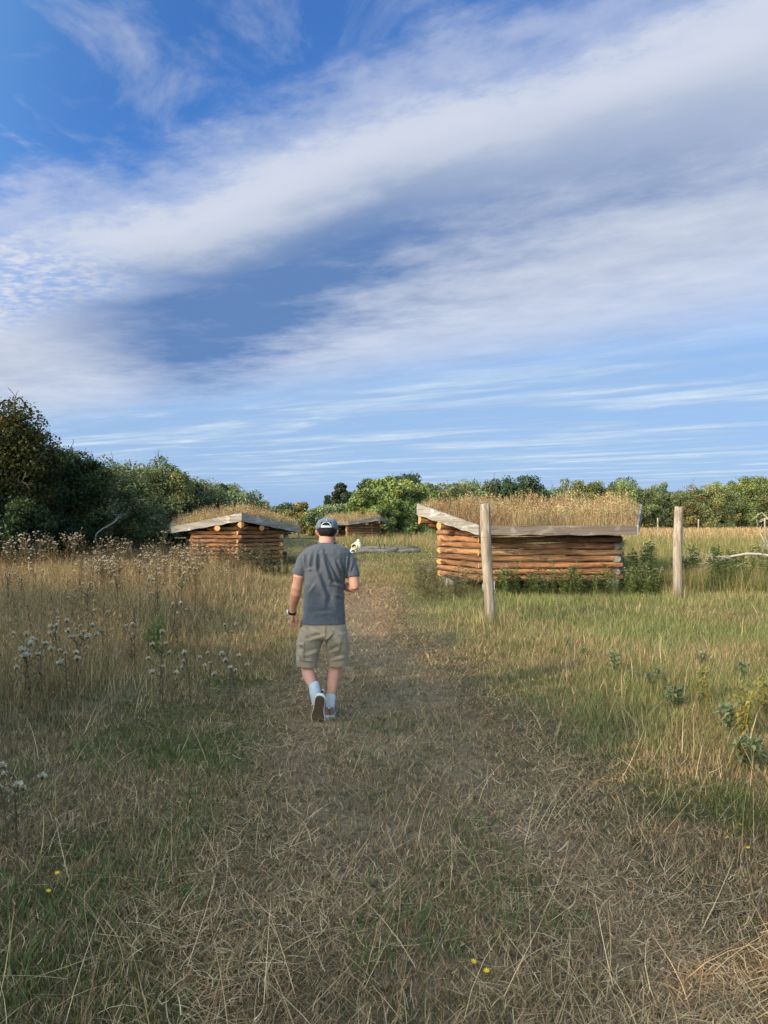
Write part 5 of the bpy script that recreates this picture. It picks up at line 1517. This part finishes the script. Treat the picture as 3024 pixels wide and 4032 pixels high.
LEN = .28
def outline(t_):                       # half widths left/right along the sole, heel t=0, toe t=1
    tt = [0, .03, .10, .22, .40, .55, .68, .80, .90, .97, 1.0]
    w_ = [.012, .029, .041, .044, .041, .046, .056, .057, .049, .029, .008]
    off = [0, 0, 0, .0, .003, .004, .003, -.001, -.004, -.006, -.007]
    return np.interp(t_, tt, w_), np.interp(t_, tt, off)


def shoe(name, mat, side, lab=None):
    """local axes: x across, y from heel to toe, z up from the tread"""
    root = bpy.data.objects.new(name, None)
    # closed outline loop
    tt = 1 - np.cos(np.linspace(0, np.pi / 2, 24)) ; tt = np.linspace(0, 1, 26); tt = .5 - .5 * np.cos(tt * np.pi)
    wl_, of = outline(tt)
    right = np.stack((side * of + wl_, tt * LEN), -1); left = np.stack((side * of - wl_, tt * LEN), -1)[::-1]
    loop = np.concatenate((right, left[1:-1])); n_ = len(loop); c_ = loop.mean(0)
    def ring(sc_, z, toe=0.0):
        l_ = c_ + (loop - c_) * sc_; y_ = l_[:, 1] / LEN
        return np.concatenate((l_, (z + .022 * np.clip(y_ - .78, 0, 1) ** 2 * 8 * .6 + toe * y_)[:, None]), 1)
    body_ = Soup()
    ub = [ring(.97, .030), ring(.97, .042), ring(.93, .060)]
    body_.add(*loft(ub + [np.stack((loop[:, 0] * .78, loop[:, 1] * np.where(loop[:, 1] / LEN > .45, .78, .9) + .008, .075 + .012 * (1 - loop[:, 1] / LEN)), -1), np.stack((loop[:, 0] * .70, loop[:, 1] * .42 + .010, np.full(n_, .098)), -1)]))
    o = body_.build(name, M['shoe'], man, smooth=True, mat=mat)
    s = Soup(); s.add(*loft([ring(1.0, .006), ring(1.03, .012), ring(1.02, .034)])); s.build('midsole', M['midsole'], o, smooth=False)
    s = Soup(); s.add(*loft([ring(.93, .0015), ring(.955, .0065)])); so = s.build('outsole', M['sole'], o)
    s = Soup()
    for k in range(11):                # chevron tread
        y0 = .03 + k * .021; w0_, o0 = outline(y0 / LEN); w0_ *= .80
        for e in (-1, 1):
            V, fq = box(0, 1, 0, 1, 0, 1)
            X_ = side * o0 + e * (.006 + V[:, 0] * (w0_ - .008)); Y_ = y0 - V[:, 0] * .016 + V[:, 1] * .008
            s.add(np.stack((X_, Y_, -.0035 + V[:, 2] * .005 + .022 * 4.8 * np.clip(Y_ / LEN - .78, 0, 1) ** 2), -1), fq)
    s.build('tread', M['sole'], so)
    s = Soup(); s.add(*tube([(0, -.004, .045), (0, .000, .075), (0, .006, .103), (0, .016, .108)], [(.010, .003)] * 4, 8, up=(1, 0, 0))); s.build('pull_tab', M['black'], o)
    s = Soup(); s.add(*box(-.009, .009, -.006, .003, .092, .104)); s.build('pull_tab_label', M['strap'], o)
    return o


# right foot flat on the ground, pointing ahead and slightly out
b0 = Q(592, 2050, 6.475) - MO
shoe('shoe', Matrix.Translation((b0[0], b0[1], max(b0[2], .004))) @ Matrix.Rotation(R(1), 4, 'Z'), 1)
# left foot pushing off, standing on its toe with the sole towards us
heel, toe = Q(508, 1822, 6.285), Q(478, 2100, 6.345)
yv = nrm(toe - heel); zv = nrm(np.array((.10, 1, 0)) - np.dot((.10, 1, 0), yv) * yv); xv = np.cross(yv, zv)
m4 = Matrix(((xv[0], yv[0], zv[0], heel[0] - MO[0]), (xv[1], yv[1], zv[1], heel[1] - MO[1]), (xv[2], yv[2], zv[2], heel[2] - MO[2]), (0, 0, 0, 1)))
shoe('shoe', m4, -1)
